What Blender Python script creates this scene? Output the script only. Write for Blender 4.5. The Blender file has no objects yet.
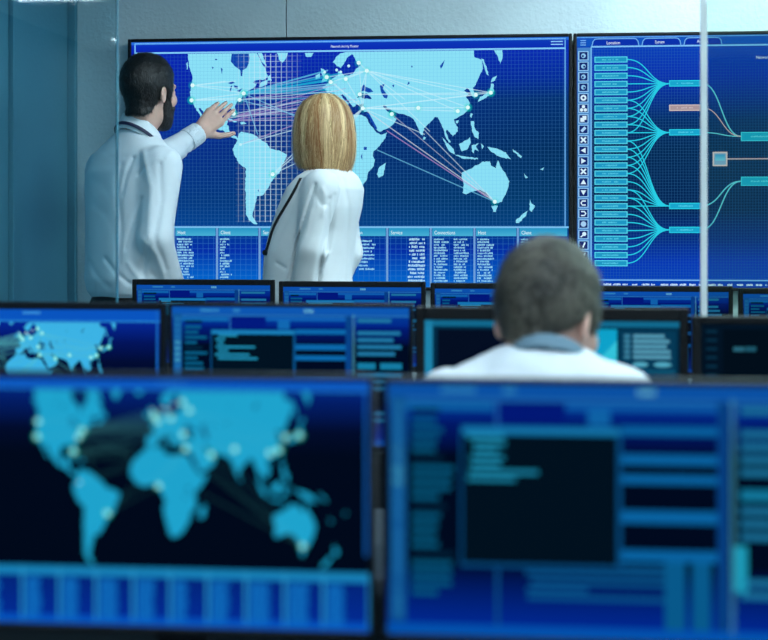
import bpy, bmesh, math, random
import numpy as np
from mathutils import Vector, Matrix

scene = bpy.context.scene
COL = scene.collection
random.seed(7); RNG = np.random.default_rng(7)

# ---------------------------------------------------------------- camera
F = 1500.0; W = 768; H = 640; CX = 384.0; HOR = 222.0
PSI = math.radians(6.0); CZ = 1.31
cp, sp_ = math.cos(PSI), math.sin(PSI)
cam_d = bpy.data.cameras.new('camera'); cam = bpy.data.objects.new('camera', cam_d)
COL.objects.link(cam); scene.camera = cam
cam.location = (0, 0, CZ); cam.rotation_euler = (math.pi / 2, 0, PSI)
cam_d.sensor_width = 36.0; cam_d.lens = 36.0 * F / W
cam_d.shift_y = -(H / 2 - HOR) / W
cam_d.clip_start = 0.05
cam_d.dof.use_dof = True; cam_d.dof.focus_distance = 5.15; cam_d.dof.aperture_fstop = 3.7

# ---------------------------------------------------------------- world + exposure
wd = bpy.data.worlds.new('world'); scene.world = wd; wd.use_nodes = True
wd.node_tree.nodes['Background'].inputs[0].default_value = (0.03, 0.10, 0.14, 1)
wd.node_tree.nodes['Background'].inputs[1].default_value = 0.4
scene.view_settings.view_transform = 'Standard'
scene.view_settings.look = 'None'
scene.view_settings.gamma = 1.0
scene.view_settings.use_curve_mapping = False
scene.view_settings.exposure = 0.0
scene.cycles.transparent_max_bounces = 64
scene.cycles.sample_clamp_indirect = 4.0

CEIL = 2.68; FRONT_X = -3.5; GY = 3.35
WALL_Y = 5.60; LEFT_X = -1.80; RIGHT_X = 4.2; BACK_Y = -6.0
ROW1, ROW2, ROW3 = 1.58, 2.76, 4.50
LAMP_E = 22.5
# x, y of the luminaires in the ceiling
LAMPS = [(x, 4.95) for x in (0.7, 1.6, 2.5, 3.4)] + [(x, 3.85) for x in (-0.25, 0.9, 2.1, 3.2)] + [(0.1, 1.5), (1.2, 2.2), (2.4, 1.5)] + [(x, y) for x in (-2.9, -1.2, 0.6, 2.4) for y in (-0.2, -1.93, -4.4)]

# ---------------------------------------------------------------- helpers
def lin(c):
    c = c / 255.0
    return c / 12.92 if c <= 0.04045 else ((c + 0.055) / 1.055) ** 2.4
def rgb(r, g, b, a=1.0):
    return (lin(r), lin(g), lin(b), a)

def at(u, v, Y):
    """world point where the sight line through a pixel meets the plane y = Y"""
    x = (u - CX) / F; z = (HOR - v) / F
    d = Vector((cp * x - sp_, sp_ * x + cp, z))
    return Vector((0, 0, CZ)) + d * (Y / d.y)

def tag(o, label=None, cat=None, group=None, kind=None):
    if label: o['label'] = label
    if cat: o['category'] = cat
    if group: o['group'] = group
    if kind: o['kind'] = kind
    return o

def empty(name, loc=(0, 0, 0), rz=0.0):
    o = bpy.data.objects.new(name, None); COL.objects.link(o)
    o.location = loc; o.rotation_euler = (0, 0, rz); o.empty_display_size = 0.1
    return o

def obj(name, me, mat=None, parent=None, smooth=False):
    if isinstance(me, bmesh.types.BMesh):
        m = bpy.data.meshes.new(name); me.to_mesh(m); me.free(); me = m
    if mat and not me.materials: me.materials.append(mat)
    if smooth: me.polygons.foreach_set('use_smooth', [True] * len(me.polygons))
    o = bpy.data.objects.new(name, me); COL.objects.link(o)
    if parent: o.parent = parent
    return o

def add_box(bm, lo, hi, bev=0.0, seg=2):
    lo = Vector(lo); hi = Vector(hi)
    r = bmesh.ops.create_cube(bm, size=1.0)
    vs = r['verts']
    c = (lo + hi) / 2; s = hi - lo
    for v in vs: v.co = Vector((v.co.x * s.x, v.co.y * s.y, v.co.z * s.z)) + c
    if bev > 0:
        es = list({e for v in vs for e in v.link_edges})
        bmesh.ops.bevel(bm, geom=es, offset=bev, segments=seg, affect='EDGES', profile=0.5)
def box(name, lo, hi, mat, parent=None, bev=0.0, seg=2):
    bm = bmesh.new(); add_box(bm, lo, hi, bev, seg)
    return obj(name, bm, mat, parent)
def add_cyl(bm, a, b, r0, r1=None, n=20):
    a = Vector(a); b = Vector(b); r1 = r0 if r1 is None else r1
    q = (b - a).to_track_quat('Z', 'Y')
    ra = [bm.verts.new(a + q @ Vector((r0 * math.cos(2*math.pi*i/n), r0 * math.sin(2*math.pi*i/n), 0))) for i in range(n)]
    rb = [bm.verts.new(b + q @ Vector((r1 * math.cos(2*math.pi*i/n), r1 * math.sin(2*math.pi*i/n), 0))) for i in range(n)]
    for i in range(n): bm.faces.new((ra[i], ra[(i+1) % n], rb[(i+1) % n], rb[i]))
    bm.faces.new(ra[::-1]); bm.faces.new(rb)

# ---------------------------------------------------------------- materials
def principled(name, col, rough=0.5, metal=0.0, bump=0.0, bscale=50.0, var=0.0, vscale=6.0, stretch=None, spec=0.5, coat=0.0, sss=0.0, col2=None, detail=4):
    m = bpy.data.materials.new(name); m.use_nodes = True
    nt = m.node_tree; b = nt.nodes['Principled BSDF']
    b.inputs['Base Color'].default_value = col
    b.inputs['Roughness'].default_value = rough
    b.inputs['Metallic'].default_value = metal
    b.inputs['Specular IOR Level'].default_value = spec
    b.inputs['Coat Weight'].default_value = coat
    if sss:
        b.inputs['Subsurface Weight'].default_value = sss
        b.inputs['Subsurface Radius'].default_value = (0.012, 0.005, 0.003)
    tc = nt.nodes.new('ShaderNodeTexCoord'); mp = nt.nodes.new('ShaderNodeMapping')
    nt.links.new(tc.outputs['Object'], mp.inputs[0])
    if stretch: mp.inputs['Scale'].default_value = stretch
    n1 = nt.nodes.new('ShaderNodeTexNoise'); n1.inputs['Scale'].default_value = vscale; n1.inputs['Detail'].default_value = detail
    nt.links.new(mp.outputs[0], n1.inputs['Vector'])
    mx = nt.nodes.new('ShaderNodeMix'); mx.data_type = 'RGBA'
    mx.inputs[6].default_value = col
    if col2 is None: col2 = tuple(max(0, c * (1 - var)) for c in col[:3]) + (1,)
    mx.inputs[7].default_value = col2
    rp = nt.nodes.new('ShaderNodeMapRange'); rp.inputs[1].default_value = 0.35; rp.inputs[2].default_value = 0.65
    nt.links.new(n1.outputs['Fac'], rp.inputs[0]); nt.links.new(rp.outputs[0], mx.inputs[0])
    nt.links.new(mx.outputs[2], b.inputs['Base Color'])
    if bump:
        n2 = nt.nodes.new('ShaderNodeTexNoise'); n2.inputs['Scale'].default_value = bscale; n2.inputs['Detail'].default_value = 3
        nt.links.new(mp.outputs[0], n2.inputs['Vector'])
        bp = nt.nodes.new('ShaderNodeBump'); bp.inputs['Strength'].default_value = bump; bp.inputs['Distance'].default_value = 0.01
        nt.links.new(n2.outputs['Fac'], bp.inputs['Height']); nt.links.new(bp.outputs[0], b.inputs['Normal'])
    return m

def emit_mat(name, col, strength):
    m = bpy.data.materials.new(name); m.use_nodes = True
    nt = m.node_tree; nt.nodes.remove(nt.nodes['Principled BSDF'])
    e = nt.nodes.new('ShaderNodeEmission'); e.inputs[0].default_value = col; e.inputs[1].default_value = strength
    nt.links.new(e.outputs[0], nt.nodes['Material Output'].inputs[0])
    return m
def screen_mat(name, alpha):
    """lit pixels: the display's own picture, one colour per drawn element"""
    m = bpy.data.materials.new(name); m.use_nodes = True
    nt = m.node_tree; nt.nodes.remove(nt.nodes['Principled BSDF'])
    at_ = nt.nodes.new('ShaderNodeAttribute'); at_.attribute_name = 'ink'
    e = nt.nodes.new('ShaderNodeEmission'); nt.links.new(at_.outputs['Color'], e.inputs[0])
    out = nt.nodes['Material Output'].inputs[0]
    if alpha:
        t = nt.nodes.new('ShaderNodeBsdfTransparent'); mx = nt.nodes.new('ShaderNodeMixShader')
        nt.links.new(at_.outputs['Alpha'], mx.inputs[0]); nt.links.new(t.outputs[0], mx.inputs[1]); nt.links.new(e.outputs[0], mx.inputs[2])
        nt.links.new(mx.outputs[0], out)
    else:
        nt.links.new(e.outputs[0], out)
    return m
def glass_mat(name, tint, ior=2.1):
    m = bpy.data.materials.new(name); m.use_nodes = True
    nt = m.node_tree; nt.nodes.remove(nt.nodes['Principled BSDF'])
    t = nt.nodes.new('ShaderNodeBsdfTransparent'); t.inputs[0].default_value = tint
    g = nt.nodes.new('ShaderNodeBsdfGlossy'); g.inputs['Roughness'].default_value = 0.02
    fr = nt.nodes.new('ShaderNodeFresnel'); fr.inputs[0].default_value = ior
    mx = nt.nodes.new('ShaderNodeMixShader')
    ge = nt.nodes.new('ShaderNodeNewGeometry'); inv = nt.nodes.new('ShaderNodeMath'); inv.operation = 'SUBTRACT'; inv.inputs[0].default_value = 1.0
    mul = nt.nodes.new('ShaderNodeMath'); mul.operation = 'MULTIPLY'      # one reflection per pane, at its outer face
    nt.links.new(ge.outputs['Backfacing'], inv.inputs[1]); nt.links.new(fr.outputs[0], mul.inputs[0]); nt.links.new(inv.outputs[0], mul.inputs[1])
    nt.links.new(mul.outputs[0], mx.inputs[0]); nt.links.new(t.outputs[0], mx.inputs[1]); nt.links.new(g.outputs[0], mx.inputs[2])
    nt.links.new(mx.outputs[0], nt.nodes['Material Output'].inputs[0])
    return m

M = {}
M['wall'] = principled('painted_concrete', rgb(202, 217, 222), 0.8, bump=0.25, bscale=60, var=0.10, vscale=3)
M['wall_side'] = principled('painted_plaster', rgb(72, 134, 154), 0.8, bump=0.15, bscale=60, var=0.08, vscale=2)
M['wall_rear'] = principled('dark_plaster', rgb(62, 104, 118), 0.85, bump=0.15, bscale=60, var=0.08, vscale=2)
M['floor'] = principled('carpet_tile', rgb(112, 134, 144), 0.95, bump=0.4, bscale=400, var=0.25, vscale=30)
M['ceiling'] = principled('ceiling_board', rgb(190, 216, 222), 0.9, bump=0.2, bscale=120, var=0.05)
M['black'] = principled('black_plastic', rgb(5, 9, 16), 0.5, bump=0.02, bscale=300, var=0.2, spec=.25)
M['navy'] = principled('dark_plastic', rgb(5, 14, 26), 0.5, bump=0.02, bscale=300, var=0.2, spec=.25)
M['teal_bezel'] = principled('grey_plastic', rgb(70, 100, 108), 0.4, bump=0.02, bscale=300, var=0.1)
M['desk'] = principled('desk_laminate', rgb(60, 70, 80), 0.45, bump=0.03, bscale=80, var=0.15, stretch=(1, 12, 12))
M['steel'] = principled('brushed_steel', rgb(150, 156, 160), 0.35, metal=0.9, bump=0.02, bscale=200, var=0.1, stretch=(1, 1, 30))
M['lamp_frame'] = principled('white_metal', rgb(225, 228, 230), 0.5, var=0.04)
M['lamp'] = emit_mat('lamp_diffuser', (0.72, 0.92, 1.0, 1), LAMP_E)
M['ink'] = screen_mat('display_pixels', False)
M['inka'] = screen_mat('display_overlay', True)
M['glass'] = glass_mat('partition_glass_clear', (0.90, 0.985, 0.91, 1), 2.2)
M['glass_t'] = glass_mat('partition_glass_tinted', (0.85, 0.955, 0.98, 1))
M['glass_edge'] = principled('polished_glass_edge', rgb(238, 244, 245), 0.25, var=0.08, vscale=12)
M['glass_edge_t'] = principled('green_glass_edge', rgb(70, 130, 150), 0.15, var=0.3, vscale=12)

# ---------------------------------------------------------------- the room
def panel_surface(name, lo, hi, mat, kind='structure'):
    o = box(name, lo, hi, mat); o['kind'] = kind; return o
panel_surface('floor', (FRONT_X - 0.1, BACK_Y - 0.1, -0.1), (RIGHT_X + 0.1, WALL_Y + 0.1, 0), M['floor'])
panel_surface('ceiling', (FRONT_X - 0.1, BACK_Y - 0.1, CEIL), (RIGHT_X + 0.1, WALL_Y + 0.1, CEIL + 0.1), M['ceiling'])
panel_surface('wall_left', (LEFT_X - 0.1, GY - 0.05, 0), (LEFT_X, WALL_Y + 0.1, CEIL), M['wall_side'])
panel_surface('wall_left_front', (FRONT_X - 0.1, BACK_Y, 0), (FRONT_X, GY + 0.05, CEIL), M['wall_rear'])
panel_surface('wall_left_return', (FRONT_X, GY - 0.05, 0), (LEFT_X - 0.1, GY + 0.05, CEIL), M['wall_rear'])
panel_surface('wall_right', (RIGHT_X, BACK_Y, 0), (RIGHT_X + 0.1, WALL_Y + 0.1, CEIL), M['wall_side'])
panel_surface('wall_rear', (FRONT_X - 0.1, BACK_Y - 0.1, 0), (RIGHT_X + 0.1, BACK_Y, CEIL), M['wall_rear'])
wb = panel_surface('wall_back', (LEFT_X, WALL_Y + 0.012, 0), (RIGHT_X, WALL_Y + 0.1, CEIL), M['desk'])
joint = at(286, 20, WALL_Y).x
xs = [LEFT_X, joint - 1.2, joint, joint + 1.9, joint + 3.8, RIGHT_X]
xs = [x for x in xs if x >= LEFT_X and x <= RIGHT_X]
for i in range(len(xs) - 1):
    if xs[i+1] - xs[i] < 0.05: continue
    box('wall_panel', (xs[i] + 0.002, WALL_Y, 0), (xs[i+1] - 0.002, WALL_Y + 0.012, CEIL), M['wall'], wb, bev=0.002, seg=1)
# pale corner strip where the left wall meets the display wall, and the door lining nearer us
tr = box('trim_1', (LEFT_X, WALL_Y - 0.035, 0), (LEFT_X + 0.03, WALL_Y, 2.28), M['wall_side'], bev=0.003); tr['kind'] = 'structure'
dy = 4.98
tr = box('trim_2', (LEFT_X, dy - 0.05, 0), (LEFT_X + 0.018, dy, 2.4), M['wall_side'], bev=0.003); tr['kind'] = 'structure'
b1 = box('baseboard_back', (LEFT_X, WALL_Y - 0.015, 0), (RIGHT_X, WALL_Y, 0.09), M['desk'], bev=0.003); b1['kind'] = 'structure'

# ceiling luminaires
def lamp_thing(x, y, first=[None]):
    if first[0] is None:
        r = empty('ceiling_light')
        bm = bmesh.new()
        s = 0.30
        for lo, hi in (((-s, -s, -.02), (s, -s + .025, 0)), ((-s, s - .025, -.02), (s, s, 0)), ((-s, -s + .025, -.02), (-s + .025, s - .025, 0)), ((s - .025, -s + .025, -.02), (s, s - .025, 0))):
            add_box(bm, lo, hi)
        obj('frame', bm, M['lamp_frame'], r)
        box('diffuser', (-s + .026, -s + .026, -.014), (s - .026, s - .026, -.004), M['lamp'], r)
        first[0] = r
    else:
        src = first[0]; r = src.copy(); COL.objects.link(r)
        for ch in src.children:
            c = ch.copy(); COL.objects.link(c); c.parent = r
    r.location = (x, y, CEIL)
    return tag(r, 'square white ceiling light panel above the desks', 'ceiling light', 'square ceiling light panels')
for x, y in LAMPS: lamp_thing(x, y)

# ---------------------------------------------------------------- screen canvas
STUFF = {'node_dots', 'connection_lines', 'link_lines', 'grid_lines', 'table_grid', 'text_lines'}   # too fine to pick apart
def text_geo(s):
    cu = bpy.data.curves.new('t', 'FONT'); cu.body = s; cu.size = 1.0; cu.resolution_u = 3
    o = bpy.data.objects.new('t', cu); COL.objects.link(o)
    dg = bpy.context.evaluated_depsgraph_get(); dg.update()
    me = o.evaluated_get(dg).to_mesh()
    vs = [(v.co.x, v.co.y) for v in me.vertices]; fs = [tuple(p.vertices) for p in me.polygons]
    o.evaluated_get(dg).to_mesh_clear()
    bpy.data.objects.remove(o); bpy.data.curves.remove(cu)
    return vs, fs
class Canvas:
    """draws flat lit shapes on a display; rect is the picture area in drawing units, w/h its real size"""
    def __init__(s, rect, w, h, parent, step=0.00025):
        s.rect = rect; s.w = w; s.h = h; s.parent = parent; s.layers = {}; s.order = []; s.z = 0; s.step = step; s.cur = None; s.fx = None
    def part(s, name, alpha=False, parent=None):
        s.z += 1
        s.cur = dict(name=name, alpha=alpha, v=[], f=[], c=[], z=s.z * s.step, parent=parent or s.parent)
        s.order.append(s.cur); return s
    def lift(s):
        s.z += 1; s.cur['z'] = s.z * s.step
    def xy(s, x, y):
        x0, y0, x1, y1 = s.rect
        x = min(max(x, x0), x1); y = min(max(y, y0), y1)
        fx = s.fx(x) if s.fx else (x - x0) / (x1 - x0)
        return (fx - 0.5) * s.w, -s.cur['z'], (1 - (y - y0) / (y1 - y0)) * s.h
    def poly(s, pts, col, cols=None):
        n = len(s.cur['v'])
        s.cur['v'] += [s.xy(*p) for p in pts]
        s.cur['f'].append(tuple(range(n, n + len(pts))))
        s.cur['c'].append(cols or [col] * len(pts))
    def rect_(s, x0, y0, x1, y1, col, col2=None):
        X0, Y0, X1, Y1 = s.rect
        if x1 <= X0 or x0 >= X1 or y1 <= Y0 or y0 >= Y1: return
        s.poly([(x0, y0), (x0, y1), (x1, y1), (x1, y0)], col, [col, col2, col2, col] if col2 else None)
    def frame(s, x0, y0, x1, y1, t, col):
        s.rect_(x0, y0, x1, y0 + t, col); s.rect_(x0, y1 - t, x1, y1, col)
        s.rect_(x0, y0 + t, x0 + t, y1 - t, col); s.rect_(x1 - t, y0 + t, x1, y1 - t, col)
    def line(s, a, b, t, col, col2=None):
        dx, dy = b[0] - a[0], b[1] - a[1]; L = math.hypot(dx, dy) or 1
        nx, ny = -dy / L * t / 2, dx / L * t / 2
        s.poly([(a[0]+nx, a[1]+ny), (a[0]-nx, a[1]-ny), (b[0]-nx, b[1]-ny), (b[0]+nx, b[1]+ny)], col, [col, col, col2, col2] if col2 else None)
    def path(s, pts, t, col):
        n = len(pts); L = []; R = []
        for i, p in enumerate(pts):
            a = pts[max(i-1, 0)]; b = pts[min(i+1, n-1)]
            dx, dy = b[0]-a[0], b[1]-a[1]; l = math.hypot(dx, dy) or 1
            L.append((p[0] - dy/l*t/2, p[1] + dx/l*t/2)); R.append((p[0] + dy/l*t/2, p[1] - dx/l*t/2))
        for i in range(n-1): s.poly([L[i], R[i], R[i+1], L[i+1]], col)
    def disc(s, x, y, r, col, n=12, ry=None):
        ry = ry or r
        s.poly([(x + r*math.cos(2*math.pi*i/n), y - ry*math.sin(2*math.pi*i/n)) for i in range(n)], col)
    def glow(s, x, y, r, col, n=14):
        e = col[:3] + (0.0,)
        for i in range(n):
            a, b = 2*math.pi*i/n, 2*math.pi*(i+1)/n
            s.poly([(x, y), (x+r*math.cos(b), y+r*math.sin(b)), (x+r*math.cos(a), y+r*math.sin(a))], col, [col, e, e])
    def text(s, t, x, y, size, col, xs=1.0):
        vs, fs = text_geo(t); n = len(s.cur['v'])
        s.cur['v'] += [s.xy(x + a * size * xs, y - b * size) for a, b in vs]
        for f in fs:
            s.cur['f'].append(tuple(n + i for i in f)); s.cur['c'].append([col] * len(f))
    def dashes(s, x, y, w, hgt, col, rnd, cell=1.6, right=False):
        """one row of unreadable small print"""
        n = max(2, int(w / cell))
        x0 = x - w if right else x
        for i in range(n):
            if rnd.random() < 0.12: continue
            j = rnd.random() * hgt * 0.35
            s.rect_(x0 + i*cell, y - hgt + j, x0 + i*cell + cell * (0.6 + 0.3 * rnd.random()), y - rnd.random() * hgt * 0.2, col)
    def build(s):
        out = {}
        for L in s.order:
            if not L['f']: continue
            me = bpy.data.meshes.new(L['name']); me.from_pydata(L['v'], [], L['f'])
            at_ = me.color_attributes.new('ink', 'FLOAT_COLOR', 'CORNER')
            at_.data.foreach_set('color', np.array([c for f in L['c'] for c in f], dtype=np.float32).ravel())
            o = obj(L['name'], me, M['inka'] if L['alpha'] else M['ink'], L['parent'])
            if L['name'] in STUFF: o['kind'] = 'stuff'
            out.setdefault(L['name'], o)
        return out

# ---------------------------------------------------------------- world map drawing (units of the big display)
LAND = [
 # north america
 [(188,52),(189,62),(191,70),(193,77),(191,84),(190.5,92),(192,99),(195,106),(199,112),(203,119),(205,120),(202,113),(199,107),(201,107),(205,113),(209,120),(214,126),(219,129),(224,130),(228,133),(232,137),(236,138),(238,140),(239,138),(235,135),(231,132),(229,128),(229,125),(227,124),(228,119),(224,119),(222,124),(219,124),(217,119),(219,111),(224,107.5),(230,107),(233,110),(234.5,115),(236,112),(235,106),(237,101),(241,98),(244,93),(248,90),(252,88),(256,85),(257,82),(253,82),(259,79),(264,79),(268,76),(266,68),(262,62),(259,56),(257,52)],
 [(262,81),(265,80),(268,79),(267,84),(262,86),(259,86)], [(268,76),(271,74),(272,80),(268,80)],
 [(224,116),(229,117),(235,120),(238,121),(234,121.5),(229,119)], [(240,122),(244,121),(247,123),(242,124)],
 [(186.5,62),(188,60),(188,67),(187,68)], [(258,52),(262,52),(264,58),(267,66),(263,62)],
 # greenland, iceland
 [(277,52),(288,52),(286,58),(283,62),(280,60)], [(305,52.5),(314,52.5),(311,56.5),(306,56)],
 # south america
 [(239,133),(242,131),(246,132),(251,133),(257,136),(262,140),(267.5,143),(270,148),(279,150),(287,154),(286,159),(282,166),(280,172),(275,177),(271,182),(269,187),(266,191),(263,195),(257,196),(256.6,201),(255,206.5),(253,212),(252.5,216),(254.5,219),(258,224),(254,224),(249,220),(246,214),(246,207),(245.6,191),(246,168),(239,163),(234,153),(233,148),(236,143),(238,139)],
 # africa
 [(312,114),(317,109),(325,109),(335,107),(337,109),(337,113),(345,116),(352,115),(362,115),(366,117),(371,126),(377,133),(381,135),(387.5,132.5),(386,137),(380,146),(374,151),(373,156),(375,160),(374,166),(368.5,172),(367.5,178),(362,187),(356,194),(347,197),(343,191),(340,180),(337,170),(339,160),(334,152),(333,147),(324,145),(314,147),(306,144),(299,136),(299,128),(304,120)],
 [(386,163),(385,168),(383,176),(379,178),(377,174),(379,168),(383,165)],
 # eurasia
 [(346,52),(474,52),(474.6,58.7),(482,61.5),(483,70),(479,79),(476,86),(473,89),(474,93),(476,97),(475,99),(472,97),(470,92),(467,89),(464,92),(469,95),(466,98),(470,104),(469,110),(464,115),(457,119),(454,120),(455,124),(458,128),(458,132),(453,137),(450,133),(447,130),(446,132),(448,138),(451,143),(449,143),(446,138),(444,131),(441,124),(438,118),(435,117.5),(431,122),(427,126),(424,129),(423,136),(421,135),(418,128),(414,120),(410,117),(405,115),(399,114),(394,112),(389,109),(384,105),(383,107),(388,112),(392,116),(396.7,119),(394,124),(387,129),(380,132),(377,130),(372,119),(368.6,112),(364.5,112),(363,109),(364,104),(359,105),(353,104),(352,101),(356,98),(360,97),(365,99),(372,99),(368,94),(360,93),(358,97),(355,99),(356,106),(353,107),(350,103),(346,97),(343,94),(341,95),(345,100),(349,104),(347,106),(343,101),(339,97),(335,98),(332,101),(330,105),(324,109),(318,107),(318,97),(325,97),(327,91),(322,87),(326,85),(331,80),(335,77),(338,75),(338,71),(341,72),(345,76),(353,74),(356,69),(361,65),(357,64),(355,58),(352,54),(347,58),(344,64),(341,68),(337,66),(333,62),(336,57),(341,53)],
 [(343,100),(347,105),(346,107),(342,103)],
 # britain, ireland
 [(321,68),(325,70),(325,74),(328,78),(327,81),(321,82),(324,78),(322,74)], [(316,75),(320,73),(320,78),(316,79)],
 # far east islands
 [(478,103),(480,98),(486,95),(490,91),(491,85),(493.5,85),(494,93),(489,97),(482,101)], [(491,84),(493,79),(497,77),(495,82)],
 [(481,60),(484,61),(487,70),(489,77),(487,76),(484,67)], [(494,52),(502.5,52),(502.5,60),(500.5,66),(498.5,60)],
 [(471,114),(473,115),(471.5,119),(470,117)], [(471,122),(474,122),(475,129),(479,134),(478.5,140),(475,138),(472,131)],
 [(456,121.5),(459,121),(458,124),(456,124)], [(459,145),(466,141),(470,138),(471,143),(467.5,150),(462,152)],
 [(442,138),(446,142),(454,150),(454.6,155),(449,151)], [(455,155),(465,157),(478,158.5),(478,160),(462,159)],
 [(472,146),(479,144),(476,147),(479,152),(475,150),(474,154),(472,152)], [(481,144),(484,147),(482,150)],
 [(487.5,147.5),(495,149),(506,153),(511,160),(500,157.5),(492,153)], [(513,150),(522,157),(521,159),(513,152)],
 [(524,174),(528,178),(526,179)], [(540,170),(544,168),(543,171)], [(424,137),(426,138),(425,140),(423,140)],
 # australia, new zealand
 [(462,173),(467,171),(472,169),(475,166),(479,165),(483,162),(490,162),(491,166),(496,169),(497,164),(498,161),(501,167.5),(506,175),(509.6,182),(507.6,190),(502,202),(498,203.5),(494,202),(489,197),(486,193),(480,190),(473,192),(466,194.5),(462.6,193),(464,185),(462,179)],
 [(491.5,206),(498,206),(496,212),(493.5,212)],
 [(530,199),(532,204),(535,206),(532,212),(529.5,210)], [(528,211),(526,216),(519,223),(516,223),(516,220),(523,214)],
]
WATER = [  # lakes and inland seas
 [(232,52.5),(249,52.5),(250,57),(249,62),(247,67),(243,69),(242.5,75),(241,75),(240.5,69),(235,65),(231,60)],
 [(228,82),(233,80),(235,82),(231,83)], [(231,85),(232.5,84),(231,91),(230,90)], [(234,84),(238,85),(238,88),(235,87)], [(237,90),(241,88),(243,87),(240,91)],
 [(254,80),(258,79),(258,82),(255,83)], [(221,66),(223,68),(222,73)], [(215,57),(218,58),(216,59)], [(212,65),(214,66),(213,68)],
 [(361,88),(364,84.5),(366,87),(371,89),(373.5,92),(369,93),(364,91),(361,92)],
 [(380,86),(385,84),(383,89),(388,96),(387,99),(384,98),(381,92)], [(392,86),(394.5,85),(394,88)],
 [(366.5,113),(369,113),(377.5,128.5),(376,130)], [(407,86),(409,82),(410,84)], [(440,67),(445,61),(443,67),(441,70)], [(411,68),(412,66),(413,68)],
 [(364,147),(367,147),(367,150),(364,150)], [(361,157),(362.5,153),(362.5,160)], [(258,190),(259,189),(259,192)],
]
HUBS = dict(sea=(193,84), sf=(192,99), ny=(244,92.5), atl=(240,99), mia=(234,113), lon=(327,77), par=(331,82), hel=(359,63), mos=(367,71), bal=(346,79),
            ist=(360,94.5), cai=(363,108.5), dub=(392,114.5), del_=(418.5,108.5), tok=(491,94), seo=(476,96), sha=(468,108.5), hk=(458,112), mel=(495,202), sp=(273,174), lag=(332,146))
def map_lines():
    r = random.Random(3); L = []; h = HUBS
    W_ = rgb(205, 245, 255, .55); P = rgb(190, 165, 215, .5); C = rgb(30, 190, 225, .55); B = rgb(120, 205, 240, .6)
    for e in ((236,80),(240,87),(243,92),(226,80)): L.append((h['sea'], e, 0.9, W_))
    for e in (h['atl'],h['ny'],(238,97)): L.append((h['sf'], e, 1.0, W_))
    for i in range(15):
        e = (326 + r.uniform(-2, 16), 70 + i * 1.6 + r.uniform(-1, 1))
        L.append(((244 + r.uniform(-1,1), 92 + r.uniform(-1,1.5)), e, r.choice((.8,1.1,1.5)), r.choice((C,C,B))))
    for i in range(9):
        L.append((r.choice((h['mia'], h['atl'], (230,117))), (330 + r.uniform(0, 30), 84 + i*2.2), .8, r.choice((P,P,W_,C))))
    for i in range(6):
        L.append(((226+r.uniform(0,8),117+r.uniform(-2,6)), (300,100+i*4), .8, P))
    L += [(h['ny'],(258,134),1.0,B),(h['ny'],(300,118),.9,B),(h['atl'],(301,116),.9,B),((241,144),(310,119),1.0,P),((241,144),(330,120),.9,W_),
          (h['sp'],(300,147),.9,W_),(h['sp'],(320,136),1.1,W_),(h['sp'],h['lag'],.9,W_)]
    for e in ('seo','tok','sha','hk','ist','cai','lon','par','bal','hel'): L.append((h['mos'], h[e], .9, W_))
    L += [(h['mos'],(405,100),.8,W_),(h['mos'],(430,132),.8,W_)]
    for e in ('tok','sha','seo','del_','hk'): L.append((h['cai'], h[e], 1.0, W_))
    for e in ('tok','seo'): L.append((h['ist'], h[e], .9, W_))
    for e in ('lon','par','bal','hel','ist'): L.append((h['cai'], h[e], .8, W_))
    for k in range(6): L.append((h['cai'], (310+k*7, 150-k*3), .8, W_))
    L += [((368,112),h['mel'],1.0,rgb(215,225,235,.6)),(h['cai'],(425,135),.9,W_),((387,131),(487,197),1.0,rgb(190,150,210,.6)),((424,130),h['mel'],.9,rgb(200,225,240,.55)),((377,150),h['mel'],1.0,rgb(110,200,235,.6)),
          (h['mel'],(486,192),.8,W_),(h['dub'],h['mel'],.9,rgb(205,215,235,.4))]
    return L
LINES = map_lines()

def coast(poly, rnd, lim=1.6, amp=.22):
    """ragged coastline: split long edges and shift the new points"""
    out = []
    for i, a in enumerate(poly):
        b = poly[(i + 1) % len(poly)]
        out.append(a)
        L = math.hypot(b[0]-a[0], b[1]-a[1])
        if a[1] <= 52.6 and b[1] <= 52.6: continue
        n = int(L / lim)
        for k in range(1, n):
            t = k / n; j = rnd.uniform(-1, 1) * amp * min(2.2, L*.5)
            out.append((a[0] + (b[0]-a[0])*t - (b[1]-a[1])/L*j, a[1] + (b[1]-a[1])*t + (b[0]-a[0])/L*j))
    return out
_rc = random.Random(21)
LAND = [coast(p, _rc) for p in LAND]
def xf(p, m): return (m[0] + p[0] * m[2], m[1] + p[1] * m[3])
def draw_map(c, m, land, water, dim=1.0, big=True):
    """m = offset and scale that place the map on this display"""
    c.part('world_map')
    for p in LAND: c.poly([xf(q, m) for q in p], land)
    c.lift()
    for p in WATER: c.poly([xf(q, m) for q in p], water)
    c.part('connection_lines', True)
    k = (m[2] + m[3]) / 2
    for i, (a, b, t, col) in enumerate(LINES):
        if i % 12 == 0: c.lift()
        c.line(xf(a, m), xf(b, m), t * k, (col[:3] if big else rgb(96, 200, 205)[:3]) + (col[3] * dim,))
    c.part('node_dots', True)
    for n, p in HUBS.items():
        q = xf(p, m)
        c.glow(q[0], q[1], (5.2 if big else 6.4) * k, rgb(0, 215, 190, .95 if n in ('sf','ny','mia','tok','sha','sp','dub','lon') else .45))
    c.lift()
    for n, p in HUBS.items():
        q = xf(p, m); c.disc(q[0], q[1], (2.0 if big else 3.3) * k, rgb(225, 255, 255) if big else rgb(150, 235, 235))
    for p in ((325,72),(337,70),(341,72),(349,66),(241,144)):
        q = xf(p, m); c.disc(q[0], q[1], 1.4 * k, rgb(200, 250, 255))

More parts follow.
